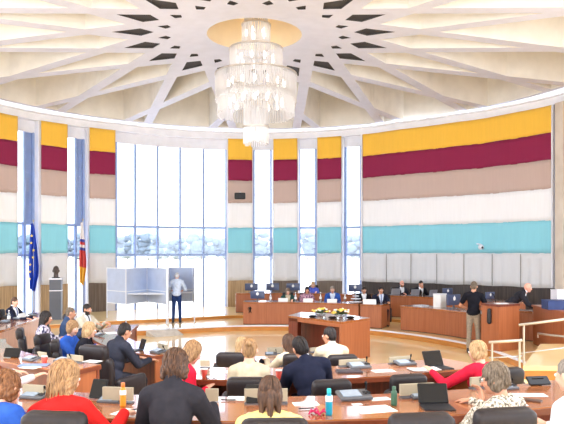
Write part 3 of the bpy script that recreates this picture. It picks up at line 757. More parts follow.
# white box
p = Vector(((438.5 - CX) / F * 19.5, 19.35, .92)); r = thing('ballot_box', 'white cardboard box standing on the long curved desk', 'box', p, .75)
G().box((0, 0, .19), (.30, .26, .38)).build('body', M['paper'], r); G().box((0, 0, .39), (.32, .28, .03)).build('lid', M['fin'], r)
G().box((0, 0, .407), (.16, .02, .004)).build('slot', M['black'], r)
boxy('papers_pile', 'white papers lying on the far end of the curved desk', 'paper', Vector(((421 - CX) / F * 19.7, 19.7, .92)), (.4, .3, .03), mat('papers_mixed', (160, 176, 196), .6, .2, 18, c2=(226, 228, 232)), .6)
def wbottle():
    r = thing('water_bottle', 'x', 'bottle'); G().lathe([(.035, 0), (.038, .02), (.038, .15), (.014, .21), (.014, .24)], seg=12).build('body', VASE, r, smooth=True); G().lathe([(.017, .235), (.017, .26)], seg=10).build('cap', M['fin'], r)
    G().lathe([(.0385, .06), (.0385, .12)], seg=12, close=False).build('label', M['paper'], r); return r
WB = First(wbottle())
for px, lab in [(270.5, 'clear water bottle beside the dais desk monitor'), (295.5, 'clear water bottle between the two seated dais women'), (320.5, 'clear water bottle beside the man in bright blue jacket'), (345, 'clear water bottle in front of the dark-jacketed man with open collar')]:
    WB.put(((px - CX) / F * 21.75, 21.75, .92), 0, lab, 1.15, 'water bottles on the dais desk')
def ncard():
    r = thing('name_card', 'x', 'name card'); G().add([(-.16, -.05, 0), (.16, -.05, 0), (.16, 0, .11), (-.16, 0, .11), (-.16, .05, 0), (.16, .05, 0)], [(0, 1, 2, 3), (3, 2, 5, 4), (0, 3, 4), (1, 5, 2)]).build('card', M['paper'], r); return r
NCd = First(ncard())
for px, py, d, lab in [(283, 0, 21.6, 'white name card before the woman in green jacket'), (308, 0, 21.4, 'white name card before the dark-haired woman with patterned blouse'), (332, 0, 21.2, 'white name card before the man in bright blue jacket'), (369.5, 0, 20.6, 'wide white name card before the man in navy suit with tie')]:
    NCd.put(((px - CX) / F * d, d, .92), 0, lab, 1.0 if px != 369.5 else 1.3, 'name cards on the dais desk')
# flowers on the presentation table
yel = mat('petal_yellow', (240, 206, 70), .6, .1, 12, c2=(250, 226, 120)); whi = mat('petal_white', (244, 242, 236), .6, .03, 12); lea = mat('leaf_dark', (64, 92, 54), .6, .15, 12)
def flowers(px, py, d, lab):
    r = thing('flower_arrangement', lab, 'flowers', Vector(((px - CX) / F * d, d, .96)))
    G().lathe([(.1, 0), (.14, .06), (.15, .09), (.13, .09)], seg=16).build('bowl', VASE, r, smooth=True)
    g = G(); l = G(); w_ = G()
    for k in range(26):
        x, y = random.uniform(-.22, .22), random.uniform(-.12, .12); z = .1 + random.uniform(0, .07) + .05 * (1 - abs(x) / .22)
        (g if k % 3 else w_).ell((x, y, z), (.032, .032, .022), seg=7, rings=5)
        if k % 2 == 0: l.tube([(0, 0, .06), (x * .6, y * .6, z - .03), (x * 1.1, y * 1.1, z - .02)], [.012, .016, .002], 5)
    g.build('yellow_blossoms', yel, r, smooth=True, kind='stuff'); w_.build('white_blossoms', whi, r, smooth=True, kind='stuff'); l.build('leaves', lea, r, smooth=True, kind='stuff')
flowers(321, 0, 16.1, 'yellow and white flower arrangement at the middle of the open-fronted table'); flowers(341, 0, 15.8, 'yellow and white flower arrangement nearer the solid end of the open-fronted table')
for px, d, lab in [(312.5, 15.75, 'round black cushion before the first flower arrangement'), (332.5, 15.5, 'round black cushion between the two flower arrangements'), (350.5, 15.5, 'round black cushion nearest the solid end of the table')]:
    t = thing('display_cushion', lab, 'cushion', Vector(((px - CX) / F * d, d, .96)), group='black cushions on the open-fronted table')
    autosm(G().lathe([(.06, 0), (.1, .015), (.105, .035), (.08, .055), (.02, .06)], seg=18).build('pad', M['black'], t)); G().ell((0, 0, .065), (.03, .03, .014), seg=10, rings=6).build('medal', M['chrome'], t, smooth=True)
for px, d, lab in [(324, 15.3, 'clear glass between the black cushions'), (344, 15.15, 'clear glass near the corner of the open-fronted table'), (338, 15.2, 'clear glass in front of the second flower arrangement')]:
    o = G().lathe([(.03, 0), (.04, .12), (.037, .12), (.028, .006)], seg=14, close=False).build('drinking_glass', VASE, smooth=True); o.location = ((px - CX) / F * d, d, .96); tag(o, lab, 'glass', 'drinking glasses on the open-fronted table')
t = thing('cake_stand', 'tiered clear and white stand on the long dais desk', 'stand', Vector(((356 - CX) / F * 20.9, 20.95, .92)))
for k, (rr, z) in enumerate([(.22, .03), (.17, .13), (.11, .22)]): G().lathe([(rr * .9, z - .01), (rr, z), (rr, z + .012), (.02, z + .012)], seg=20).build('tray', M['fin'], t)
G().cap((0, 0, 0), (0, 0, .3), .012).build('post', M['chrome'], t)

# ------------------------------------------------------------------ side objects: bust, flags, booths, ramp, rails
p = Vector(((56 - CX) / F * 21.9, 21.9, .17)); r = thing('plinth', 'tall dark grey plinth carrying the bronze bust', 'plinth', p, .2)
G().box((0, 0, .06), (.46, .46, .12)).build('foot', M['plinth'], r); G().box((0, 0, .78), (.38, .38, 1.4)).build('shaft', M['plinth'], r); G().box((0, 0, 1.5), (.42, .42, .05)).build('cap', M['fin'], r); G().box((0, 0, 1.1), (.395, .395, .03)).build('band', M['fin'], r)
t = thing('bust', 'dark bronze portrait bust on top of the tall plinth', 'sculpture', p + Vector((0, 0, 1.525)), .2); t.scale = (1.2,) * 3
g = G().cap((0, 0, 0), (0, 0, .12), .07, .06, 12).ell((0, .01, .22), (.085, .1, .13)).ell((0, -.06, .2), (.05, .05, .07)).ell((0, -.095, .2), (.015, .02, .03), seg=8, rings=6).ell((-.085, .01, .2), (.015, .025, .035), seg=8, rings=6).ell((.085, .01, .2), (.015, .025, .035), seg=8, rings=6)
g.build('head', M['bronze'], t, smooth=True); G().box((0, 0, .012), (.2, .2, .024)).build('mount', M['black'], t)
def flag(px, ytop, d, stripes, lab, stars=False, base=.17, yb=290, w=.3):
    x = (px - CX) / F * d; r = thing('flag', lab, 'flag', Vector((x, d, base)))
    ztop = CAMZ - (ytop - HY) / F * d - base; zb = CAMZ - (yb - HY) / F * d - base
    G().cap((0, 0, 0), (0, 0, ztop), .016, .014, 8).build('pole', M['chrome'], r); G().ell((0, 0, ztop + .04), (.035, .035, .05), seg=10, rings=6).build('finial', M['rail'], r); G().lathe([(.2, 0), (.2, .03), (.05, .06)], seg=20).build('base', M['grey'], r)
    n = 26; m = 22; v = []; f = []
    for j in range(m + 1):
        t_ = j / m; wd = w * (.28 + .75 * min(1, t_ * 1.6)) * (1 - .55 * max(0, t_ - .75) / .25)
        for k in range(n + 1):
            s = k / n; v.append((-.06 + (s - .35) * wd, .09 * math.sin(s * 15 + t_ * 2) * (.4 + t_ * .6), ztop - .05 + (zb - ztop) * t_ - .12 * s * (1 if t_ > .9 else t_)))
    for j in range(m):
        for k in range(n): q = j * (n + 1) + k; f.append((q, q + 1, q + n + 2, q + n + 1))
    g = G().add(v, f); ms = [s_[1] for s_ in stripes]; lim = []; a = 0
    for s_ in stripes: a += s_[0]; lim.append(a)
    g.mi = [next((i for i, l_ in enumerate(lim) if (q // n + .5) / m <= l_ + 1e-6), len(lim) - 1) for q in range(len(f))]
    o = g.build('cloth', ms, r, smooth=True); sm = o.modifiers.new('t', 'SOLIDIFY'); sm.thickness = .01
    if stars:
        for k in range(7):
            st = G(); cx, cz_ = random.uniform(-.1, .08), ztop - .5 - k * (ztop - zb) * .11; pts = []
            for q in range(10):
                rr = .055 if q % 2 == 0 else .024; a = q * PI / 5 + PI / 2; pts.append((cx + rr * math.cos(a), -.12, cz_ + rr * math.sin(a)))
            st.add(pts + [(x_, -.11, z_) for x_, _, z_ in pts], [tuple(range(10)), tuple(range(10, 20))[::-1]] + [(q, (q + 1) % 10, 10 + (q + 1) % 10, 10 + q) for q in range(10)]).build('star', yel, r)
    return r
flag(33.5, 222, 23.0, [(1, mat('flag_blue', (30, 70, 190), .6, .12, 3))], 'furled deep blue flag with yellow stars on a pole', True, yb=287, w=.4)
FR, FW, FB, FY = mat('flag_red', (214, 74, 70), .6, .08, 3), mat('flag_white', (240, 232, 230), .6, .04, 3), mat('flag_navy', (70, 80, 170), .6, .08, 3), mat('flag_gold', (246, 190, 70), .6, .08, 3)
flag(83, 221, 24.0, [(.28, FW), (.05, FB), (.05, FR), (.05, FW), (.04, FB), (.25, FR), (.28, FY)], 'furled red, white, blue and yellow flag on a pole', False, yb=281, w=.3)
# voting booths
def booth(pts, lab, sec=None):
    c = pts[1]; r = thing('voting_booth', lab, 'booth', Vector((c[0], c[1], .17)))
    P = [Vector(q) - Vector(c) for q in pts]
    for a, b in zip(P, P[1:]):
        t = (b - a).normalized(); n = Vector((-t.y, t.x)) * .02
        G().prism([a, b, b + n, a + n], .66, 1.86).build('panel', M['booth'], r)
        g = G()
        for z in (.66, 1.08, 1.86): g.prism([a - n * .4, b - n * .4, b + n * 1.4, a + n * 1.4], z - .015, z + .015)
        g.build('rail', M['bootht'], r, kind='stuff')
    for a in P:
        G().cap((a.x, a.y, 0), (a.x, a.y, 1.88), .02, .02, 8, flat=True).build('leg', M['bootht'], r)
    if sec: 
        q = [Vector(s_) - Vector(c) for s_ in sec]; G().prism(q, .98, 1.01).build('writing_shelf', M['bootht'], r)
    return r
X = lambda px, d: ((px - CX) / F * d, d)
booth([X(107, 22.3), X(126, 21.5), X(147, 22.7), X(166.5, 21.5)], 'folding pale blue voting screen with empty compartments', [X(127, 21.6), X(147, 22.6), X(165, 21.6)])
booth([X(168, 21.4), X(169, 22.9), X(193, 22.9), X(194.5, 21.6)], 'pale blue voting booth that the man in white shirt stands in', [X(169.5, 22.3), X(169.5, 22.8), X(193, 22.8), X(193, 22.3)])
# ramp
a = [on(147, 333, .05), on(160, 337.5, .01), on(184, 334.5, .01), on(176, 329.5, .2)]
g = G().add([(q.x, q.y, q.z) for q in [on(146, 331, .185), on(156, 337, .01), on(184, 334.8, .01), on(176, 328.8, .185)]] + [(q.x, q.y, 0.0) for q in [on(146, 331, .17), on(156, 337, .01), on(184, 334.8, .01), on(176, 328.8, .17)]], [(0, 1, 2, 3), (0, 4, 5, 1), (1, 5, 6, 2), (2, 6, 7, 3), (3, 7, 4, 0), (4, 7, 6, 5)])
o = g.build('access_ramp', mat('ramp_grey', (196, 188, 178), .6, .06, 8)); tag(o, 'low pale wooden ramp leading up to the voting booths', 'ramp')
# handrails
def rail_(pts, posts, zt, mids, lab, group=None, m='rail'):
    r = thing('handrail', lab, 'railing', Vector((posts[0][0], posts[0][1], posts[0][2])), group=group); o = Vector(posts[0][:3])
    G().tube([Vector((x, y, z)) - o for x, y, z in pts], .024, 8).build('top_rail', M[m], r, smooth=True)
    for zz in mids: G().tube([Vector((x, y, z - zt + zz)) - o for x, y, z in pts], .012, 6).build('mid_rail', M['chrome'], r, smooth=True)
    for x, y, z0, z1 in posts: G().cap(Vector((x, y, z0)) - o, Vector((x, y, z1)) - o, .018, .018, 8, flat=True).build('post', M['rail'], r)
    return r
def rl(pts, posts, mids, lab): 
    rail_(pts, posts, pts[0][2], mids, lab)
a, b = at(489, 342.3, 10.25), at(522, 340.3, 10.25)
rail_([a, b], [(at(492, 342, 10.25).x, 10.25, .47, a.z), (at(519.5, 341, 10.25).x, 10.25, .47, b.z)], a.z, [a.z - .25, a.z - .55], 'short white-topped handrail beside the grey-haired woman')
a, b = at(519, 325, 11.25), at(575, 318, 11.25)
rail_([a, b], [(at(523.8, 330, 11.25).x, 11.25, .58, a.z), (at(574, 330, 11.25).x, 11.25, .58, b.z)], a.z, [a.z - .5], 'tall handrail with beige top along the landing edge')
a, b, c = at(538, 333.5, 14.9), at(553, 335.5, 14.2), at(575, 337.5, 13.6)
rail_([a, b, c], [(a.x, a.y, .58, a.z), (c.x, c.y, .58, c.z)], a.z, [], 'low beige handrail in front of the tall bench')
# objects on the tall side bench
for px, d, w_, h, m, lab, nm in [(556, 15.4, .9, .2, mat('navy_cover', (44, 62, 110), .7, .08, 5), 'navy blue padded box on the tall bench end', 'equipment_case'), (560, 15.9, .5, .42, M['fin'], 'white equipment box on the tall bench end behind the navy one', 'equipment_box')]:
    r = thing(nm, lab, 'box', Vector(((px - CX) / F * d, d, 1.2)), .0)
    G().box((0, 0, h / 2), (w_ * .6, .4, h)).build('body', m, r); G().box((0, 0, h + .01), (w_ * .62, .42, .02)).build('lid', m, r)
# left bench objects
NCd.put((-6.35, 15.6, .95), PI / 2, 'white name card on the curved bench beside the dark blue jacket', 1.2, 'name cards on the dais desk')
WB.put((-6.4, 15.0, .95), 0, 'clear water bottle on the curved pinkish bench', 1.0, 'water bottles on the dais desk')
for px, d, lab in [(4, 14.7, 'grey console at the frame edge of the pinkish bench'), (35, 16.3, 'small blue-grey console on the far end of the pinkish bench'), (18, 15.4, 'dark console in front of the man with dark blue jacket')]:
    CO.put((-6.35, d, .95), -PI / 2 + PI, lab, 1.0, 'conference consoles on the curved desks')
# ------------------------------------------------------------------ people
SK = {k: mat('skin_' + k, c, .5, .04, 12) for k, c in dict(fair=(232, 178, 152), tan=(206, 148, 118), pink=(234, 170, 148), olive=(196, 138, 106)).items()}
LIP = mat('lips', (178, 92, 84), .4, .03, 12)
def hairm(n, a, b): return mat('hair_' + n, a, .5, .1, 26, stretch=(3, 3, .5), c2=b, spec=.4, bump=.3)
HR = dict(brown=hairm('brown', (58, 38, 28), (96, 66, 46)), dark=hairm('dark', (24, 18, 18), (44, 34, 32)), blonde=hairm('blonde', (166, 128, 84), (212, 180, 136)), dblonde=hairm('dark_blonde', (122, 90, 60), (182, 142, 98)),
          grey=hairm('grey', (108, 98, 88), (158, 148, 138)), white=hairm('white', (196, 194, 192), (226, 224, 222)), auburn=hairm('auburn', (96, 60, 36), (146, 98, 60)), greybrown=hairm('grey_brown', (84, 71, 58), (132, 116, 98)))
def cl(n, c, **k): return mat('cloth_' + n, c, .85, .07, k.pop('scale', 14), spec=.15, **k)
TR = cl('dark_trousers', (40, 40, 48)); SHO = mat('shoe_leather', (30, 26, 26), .4, .05, 8)
TMP = bpy.data.collections.new('tmp')
def remesh(g, vox, smooth=5, fac=.5, name='m'):
    me = g.mesh(name, []); o = bpy.data.objects.new('tmp', me); COL.objects.link(o)
    m = o.modifiers.new('r', 'REMESH'); m.mode = 'VOXEL'; m.voxel_size = vox; m.use_smooth_shade = True
    if smooth: s = o.modifiers.new('s', 'SMOOTH'); s.iterations = smooth; s.factor = fac
    d = bpy.context.evaluated_depsgraph_get(); out = bpy.data.meshes.new_from_object(o.evaluated_get(d))
    bpy.data.objects.remove(o); bpy.data.meshes.remove(me); out.name = name; return out
def cut(me, pred, name='c'):               # move faces where pred(centre) to a second mesh
    bm = bmesh.new(); bm.from_mesh(me); b2 = bm.copy()
    k1 = [f for f in bm.faces if pred(f.calc_center_median())]
    k2 = [f for f in b2.faces if not pred(f.calc_center_median())]
    bmesh.ops.delete(bm, geom=k1, context='FACES'); bmesh.ops.delete(b2, geom=k2, context='FACES')
    bm.to_mesh(me); m2 = bpy.data.meshes.new(name); b2.to_mesh(m2); bm.free(); b2.free()
    m2.polygons.foreach_set('use_smooth', [True] * len(m2.polygons)); return m2
def putm(me, name, mats, parent, label=None):
    me.name = name; me.materials.clear()
    for m in (mats if isinstance(mats, (list, tuple)) else [mats]): me.materials.append(m)
    o = bpy.data.objects.new(name, me); COL.objects.link(o); o.parent = parent
    if label: o['label'] = label
    return o
def ik(S, T, a, b, pole):
    d = T - S; L = min(d.length, (a + b) * .995); dn = d.normalized(); T = S + dn * L
    x = (a * a - b * b + L * L) / (2 * L); h = math.sqrt(max(0, a * a - x * x))
    pv = Vector(pole) - dn * Vector(pole).dot(dn); pv.normalize(); return S + dn * x + pv * h, T
RX = lambda a: Matrix.Rotation(a, 3, 'X'); RY = lambda a: Matrix.Rotation(a, 3, 'Y'); RZ = lambda a: Matrix.Rotation(a, 3, 'Z')
def hand(g, W, d, side, r=.0085, curl=.5, roll=0):
    d = d.normalized(); up = Vector((0, 0, 1)); lat = d.cross(up)
    if lat.length < .2: lat = Vector((1, 0, 0))
    lat.normalize(); lat = lat * side; dn = (-up + d * up.dot(d)).normalized()
    if roll: q = Matrix.Rotation(roll * side, 3, d); lat = q @ lat; dn = q @ dn
    for k in range(4):
        o = (k - 1.5) * .021; ln = [.9, 1, .95, .75][3 - k] if 0 else [.92, 1, .94, .74][k]
        K = W + d * .085 - lat * o
        g.cap(W + d * .015 - lat * o * .7, K, .014, .0115, 8)
        p = K; dd = d.copy()
        for j, seg_ in enumerate((.036, .024, .02)):
            dd = (dd + dn * curl * (.5 + .25 * j)).normalized(); q = p + dd * seg_ * ln; g.cap(p, q, r * (1.05 - .08 * j), r * (.97 - .08 * j), 8); p = q
    th0 = W + d * .025 - lat * -.028; t1 = th0 + (d * .6 + lat * .7 + dn * .2).normalized() * .035; t2 = t1 + (d * .9 + lat * .25 + dn * .35).normalized() * .03
    g.cap(W + d * .01, th0, .014, .013, 8).cap(th0, t1, .0125, .0105, 8).cap(t1, t2, .0105, .009, 8)
def person(label, hx, ytop, d, fl, rz, top, lean=.15, side=0, twist=0, yaw=0, pitch=-.15, roll=0, hair=('short', 'brown'), skin='fair', w=.95, kind='jacket', arms=('desk', 'desk'), stand=False,
           vox=.016, shirt=None, tie=None, sleeve='long', legs=None, glasses=False, chair=None, fem=False, ds=None, beard=False, hh=None, curl=.5, csc=1.0, cback=.0):
    z0 = .56 if not stand else .95
    T = RZ(twist) @ RY(side) @ RX(-lean)
    want = CAMZ - (ytop - HY) / F * d - fl
    Hq = RZ(yaw + twist) @ RY(side * .5 + roll) @ RX(pitch - lean * .35)
    if not stand and ds is None:
        tl_ = z0 + (T @ Vector((0, -.01, .47)) + T @ Vector((0, .01, .052)) + Hq @ Vector((0, .022, .09))).z + .118
        z0 += max(-.1, min(.15, want / 1.01 - tl_))
    P0 = Vector((0, 0, z0))
    tp = lambda x, y, z: P0 + T @ Vector((x, y, z))
    nb = tp(0, -.01, .47); Hr = RZ(yaw + twist) @ RY(side * .5 + roll) @ RX(pitch - lean * .35)
    hc = nb + T @ Vector((0, .01, .052)) + Hr @ Vector((0, .022, .09))
    top_l = hc.z + .118
    s = ds or want / top_l
    R3 = RZ(rz); hp = R3 @ (hc * s)
    X_ = (hx - CX) / F * d
    loc = Vector((X_ - hp.x, d - hp.y, fl if ds is None else CAMZ - (ytop - HY) / F * d - top_l * s))
    root = thing('person', label, 'person', loc, rz); root.scale = (s, s, s)
    g = G()          # body
    sw = .185 * w
    def torso(g, e, low=True):
        f_ = 1.0
        g.ell(tp(0, 0, .30), (.158 * w + e, .112 + e, .19 + e * .4), T); g.ell(tp(0, .005, .14), (.142 * w + e, .105 + e, .14), T)
        g.ell(tp(0, -.01, .385), (.17 * w + e, .085 + e, .085 + e * .5), T)
        if fem: g.ell(tp(.07, .085, .27), (.062 + e * .5,) * 3).ell(tp(-.07, .085, .27), (.062 + e * .5,) * 3)
        if low: g.ell(P0 + Vector((0, -.0, .0)), (.168 * w + e, .12 + e, .125 + e * .5))
        for q in (-1, 1): g.cap(tp(q * .05, -.01, .445), tp(q * sw, 0, .395), .05 + e * .7, .062 + e * .8, 10)
    # arms
    A = []
    for q, mode in zip((-1, 1), arms):
        S = tp(q * sw * 1.02, 0, .39)
        if mode == 'desk': W = Vector((q * .15, .46 + math.sin(lean) * .2, .80)); pole = (q * .45, -.3, -1)
        elif mode == 'wide': W = Vector((q * .20, .50, .80)); pole = (q * .45, -.2, -1)
        elif mode == 'lap': W = Vector((q * .10, .33, .66)); pole = (q * .25, -.5, -1)
        elif mode == 'chin': W = hc + Hr @ Vector((q * .04, .11, -.15)); pole = (q * .5, .3, -1)
        elif mode == 'down': W = S + Vector((q * .09, .05, -.5)); pole = (q * .4, -1, 0)
        elif mode == 'front': W = tp(q * .12, .34, .12); pole = (q * 1, -.35, -.6)
        elif mode == 'hip': W = tp(q * .17, .26, .05); pole = (q * 1, -.6, -.1)
        elif mode == 'cross': W = tp(-q * .06, .24, .16); pole = (q * .9, -.1, -1)
        else: W = Vector(mode); pole = (q * .8, -.2, -1)
        E_, W = ik(S, W, .29, .26, pole); A.append((q, S, E_, W, mode))
    torso(g, -.004)
    g.cap(nb - Vector((0, 0, .03)), hc + Hr @ Vector((0, -.02, -.05)), .056 * (.9 if fem else 1.02), .05, 12)
    hs = 1 if hair[0] == 'bald' else .94; g.ell(hc + Hr @ Vector((0, -.010, .018 if hs == 1 else .014)), (.074 * hs, .092 * hs, .1 * hs), Hr); g.ell(hc + Hr @ Vector((0, .022, -.045)), (.056, .066, .07), Hr); g.ell(hc + Hr @ Vector((0, .06, -.092)), (.026, .022, .018), Hr)
    g.ell(hc + Hr @ Vector((0, .05, -.0)), (.058, .036, .05), Hr)
    g.cap(hc + Hr @ Vector((0, .082, .005)), hc + Hr @ Vector((0, .101, -.028)), .009, .014, 8)
    for q in (-1, 1): g.ell(hc + Hr @ Vector((q * .076, -.008, -.01)), (.011, .02, .032), Hr @ RZ(-q * .4))
    for q in (-1, 1): g.ell(hc + Hr @ Vector((q * .034, .06, -.03)), (.024, .022, .022), Hr)
    for q, S, E_, W, mode in A:
        g.cap(S, E_, .046, .038, 10).cap(E_, W, .038, .026, 10)
        dr = (W - E_).normalized()
        if mode == 'chin': dr = (Hr @ Vector((-q * .3, .1, 1))).normalized()
        elif mode in ('desk', 'wide'): dr = Vector((dr.x * .5, dr.y, -.12))
        hand(g, W, dr, -q, curl=curl if mode != 'chin' else 1.0, roll=0 if mode != 'chin' else 1.2, r=.0085 if vox < .012 else .0105)
    # legs
    LG = []
    for q in (-1, 1):
        H = P0 + Vector((q * .085 * w, 0, -.02))
        if stand: Kn = Vector((q * .10, .03, .50)); An = Vector((q * .11, -.02, .09)); To = An + Vector((q * .02, .15, -.055))
        else: Kn = Vector((q * .12, .42, .52)); An = Vector((q * .11, .38, .10)); To = An + Vector((q * .02, .15, -.06))
        LG.append((q, H, Kn, An, To)); g.cap(H, Kn, .078, .052, 10).cap(Kn, An, .05, .034, 10).cap(An + Vector((0, -.03, -.05)), To, .034, .026, 8)
    body = remesh(g, vox, 4, .5, 'body')
    o = putm(body, 'body', [SK[skin], LIP, HR[hair[1]]], root)
    Hi = Hr.inverted(); mi = []
    for p in body.polygons:
        l = Hi @ (p.center - hc); i = 0
        if l.y > .055 and abs(l.x) < .026 and -.066 < l.z < -.050: i = 1
        elif l.y > .05 and .014 < abs(l.x) < .05 and .024 < l.z < .034: i = 2
        elif beard and l.y > -.01 and l.z < -.03 and l.length < .14 and not (abs(l.x) < .024 and l.z > -.048 ) : i = 2
        mi.append(i)
    body.polygons.foreach_set('material_index', mi)
    for q in (-1, 1):
        e = G().ell((0, 0, 0), (.0125, .0125, .0125), seg=10, rings=8); e.cur = 1; e.ell((0, .0075, 0), (.0062, .0062, .0062), seg=8, rings=6)
        eo = e.build('eye', [M['eyew'], M['iris']], root, smooth=True); eo.location = hc + Hr @ Vector((q * .031, .0785, .006)); eo.rotation_euler = Hr.to_euler()
    if glasses:
        for q in (-1, 1):
            gg = G(); gg.tube([hc + Hr @ Vector((q * .032 + .024 * math.cos(a), .098, .006 + .018 * math.sin(a))) for a in [k * PI / 6 for k in range(13)]], .002, 5); gg.tube([hc + Hr @ Vector((q * .056, .096, .01)), hc + Hr @ Vector((q * .078, 0, .008))], .002, 5)
            gg.build('glasses_side', M['dgrey'], root)
    # clothes
    c = G(); e = .02 if kind == 'jacket' else .012
    torso(c, e, low=True)
    for q, S, E_, W, mode in A:
        if sleeve == 'long': c.cap(S, E_, .062 + e * .6, .05 + e * .5, 10).cap(E_, E_ + (W - E_) * .93, .05 + e * .5, .034 + e * .4, 10)
        elif sleeve == 'half': c.cap(S, E_, .058 + e * .6, .05 + e * .5, 10).cap(E_, E_ + (W - E_) * .3, .05 + e * .5, .046, 10)
        else: c.cap(S, S + (E_ - S) * .62, .06 + e * .6, .056 + e * .5, 10)
    if kind in ('jacket', 'shirt'): c.cap(tp(0, -.02, .455), tp(0, -.018, .505 if kind == 'jacket' and not shirt else .49), .068 + e * .3, .06, 12)
    if kind == 'jacket' : c.ell(P0 + Vector((0, -.005, -.03)), (.18 * w + e, .135 + e, .13))
    cm = remesh(c, min(vox, .016), 4, .5, 'top')
    Ti = T.inverted()
    nm = {'jacket': 'jacket', 'shirt': 'shirt', 'tshirt': 't_shirt', 'blouse': 'blouse', 'top': 'top'}[kind]
    bm = bmesh.new(); bm.from_mesh(cm); 
    # neckline
    def nk(l): return l.z > (.535 if kind == 'jacket' else .49) and abs(l.x) < .1
    bmesh.ops.delete(bm, geom=[f for f in bm.faces if nk(Ti @ (f.calc_center_median() - P0))], context='FACES'); bm.to_mesh(cm); bm.free()
    if shirt:
        def vp(pt):
            l = Ti @ (pt - P0); return l.y > .03 and l.z > .16 and abs(l.x) < .012 + (l.z - .16) * .26
        sm_ = cut(cm, vp); 
        if tie:
            tm = cut(sm_, lambda pt: abs((Ti @ (pt - P0)).x) < .021); putm(tm, 'tie', tie, root)
        putm(sm_, 'shirt', shirt, root)
        col_ = G().cap(tp(0, -.018, .465), tp(0, -.005, .512), .062, .056, 14); putm(remesh(col_, .01, 2), 'shirt_collar', shirt, root)
    cm.polygons.foreach_set('use_smooth', [True] * len(cm.polygons)); putm(cm, nm, top, root)
    tr = G(); tr.ell(P0 + Vector((0, 0, -.02)), (.172 * w, .125, .12))
    for q, H, Kn, An, To in LG: tr.cap(H, Kn, .09, .066, 10).cap(Kn, An + Vector((0, 0, .02)), .064, .052, 10)
    putm(remesh(tr, .02, 4), 'trousers', legs or TR, root)
    for q, H, Kn, An, To in LG:
        sh = G().cap(An + Vector((0, -.04, -.055)), To, .042, .034, 10).cap(An + Vector((0, -.02, 0)), An + Vector((0, -.03, -.05)), .044, .045, 10)
        putm(remesh(sh, .014, 3), 'shoe', SHO, root)
    # hair
    st, hcx = hair; hm = HR[hcx]; H = lambda x, y, z: hc + Hr @ Vector((x, y, z))
    if st != 'bald':
        h = G(); vol = {'short': -.004, 'crop': -.007, 'bob': .003, 'long': 0, 'wavy': .009, 'bun': -.002, 'pony': -.002, 'curly': .005, 'mid': .006}[st]
        h.ell(H(0, -.016, .028), (.080 + vol, .091 + vol, .098 + vol), Hr)
        h.ell(H(0, -.045, -.01), (.074 + vol, .062 + vol, .088), Hr)
        if st in ('bob', 'long', 'wavy', 'curly', 'pony', 'mid'):
            for q in (-1, 1): h.ell(H(q * (.06 + vol * .5), -.015, -.02), (.028, .06, .08), Hr)
        dn = {'bob': -.12, 'long': -.26, 'wavy': -.15, 'curly': 0, 'mid': -.095, 'pony': 0}.get(st, 0)
        if dn:
            wd = .068 if st != 'long' else .06
            for q in range(-3, 4):
                a = q / 3; h.cap(H(a * wd, -.075 + abs(a) * .05, -.03), H(a * wd * 1.1, -.07 + abs(a) * .05 - (.02 if st == 'long' else 0), dn + .02 * abs(a)), .03 + vol, .02 + vol * .7, 8)
        if st == 'bun': h.ell(H(0, -.115, .055), (.036, .03, .034), Hr)
        if st == 'pony': h.cap(H(0, -.112, .0), H(0, -.11, -.06), .022, .028, 8).cap(H(0, -.11, -.06), H(0, -.09, -.24), .03, .012, 8).cap(H(.05, -.09, -.02), H(.06, -.06, -.2), .03, .015, 8).cap(H(-.05, -.09, -.02), H(-.06, -.06, -.2), .03, .015, 8)
        hme = remesh(h, max(.009, min(vox, .012)), 3)
        bm = bmesh.new(); bm.from_mesh(hme)
        if vox < .015 or st in ('curly', 'wavy', 'mid'):
            for v in bm.verts:
                l = Hi @ (v.co - hc); ph = l.z * (90 if st in ('wavy', 'curly', 'mid') else 20)
                a = math.atan2(l.x, l.y); v.co += Hr @ Vector((l.x, l.y + .02, 0)).normalized() * (.0035 * math.sin(a * 22 + ph) + (.004 * math.sin(ph * 1.3 + a * 7) if st in ('wavy', 'curly', 'mid') else 0))
        bm.to_mesh(hme); bm.free(); hme.polygons.foreach_set('use_smooth', [True] * len(hme.polygons))
        ho = putm(hme, 'hair', hm, root)
        # locks lying over the hair
        L = G(); n = 90 if vox < .012 else (36 if vox < .015 else 0)
        for k in range(n):
            a = random.uniform(.75, 2 * PI - .75); z1 = {'short': -.06, 'crop': -.05, 'bob': -.12, 'long': -.25, 'wavy': -.16, 'bun': -.04, 'pony': -.03, 'curly': -.075, 'mid': -.115}[st] * random.uniform(.7, 1.05)
            if math.cos(a) > .3: z1 = max(z1, -.02)
            pts = []; m = 7; ph = random.uniform(0, 6); am = .006 if st in ('wavy', 'curly', 'mid') else .0015
            for j in range(m + 1):
                t = j / m; pz = .128 + vol + (z1 - .128 - vol) * t if 0 else None
                el = 1.45 - t * 1.45 if t < .6 else 0
                if t < .6:
                    e2 = PI / 2 * (1 - t / .6) ; x = math.sin(a) * (.077 + vol) * math.cos(e2); y = -.022 + math.cos(a) * (.090 + vol) * math.cos(e2); z = .026 + (.096 + vol) * math.sin(e2)
                else:
                    u = (t - .6) / .4; sh_ = 1 - .12 * u; x = math.sin(a) * (.077 + vol) * sh_; y = -.022 + math.cos(a) * (.090 + vol) * sh_; z = .03 + (z1 - .03) * u
                pts.append(H(x + am * math.sin(ph + j * 1.7), y + am * math.cos(ph + j * 1.5), z))
            L.tube(pts, [.003, .005, .006, .006, .006, .005, .004, .0015], 5)
        if n: 
            lo_ = L.build('hair_locks', hm, ho, smooth=True, kind='stuff')
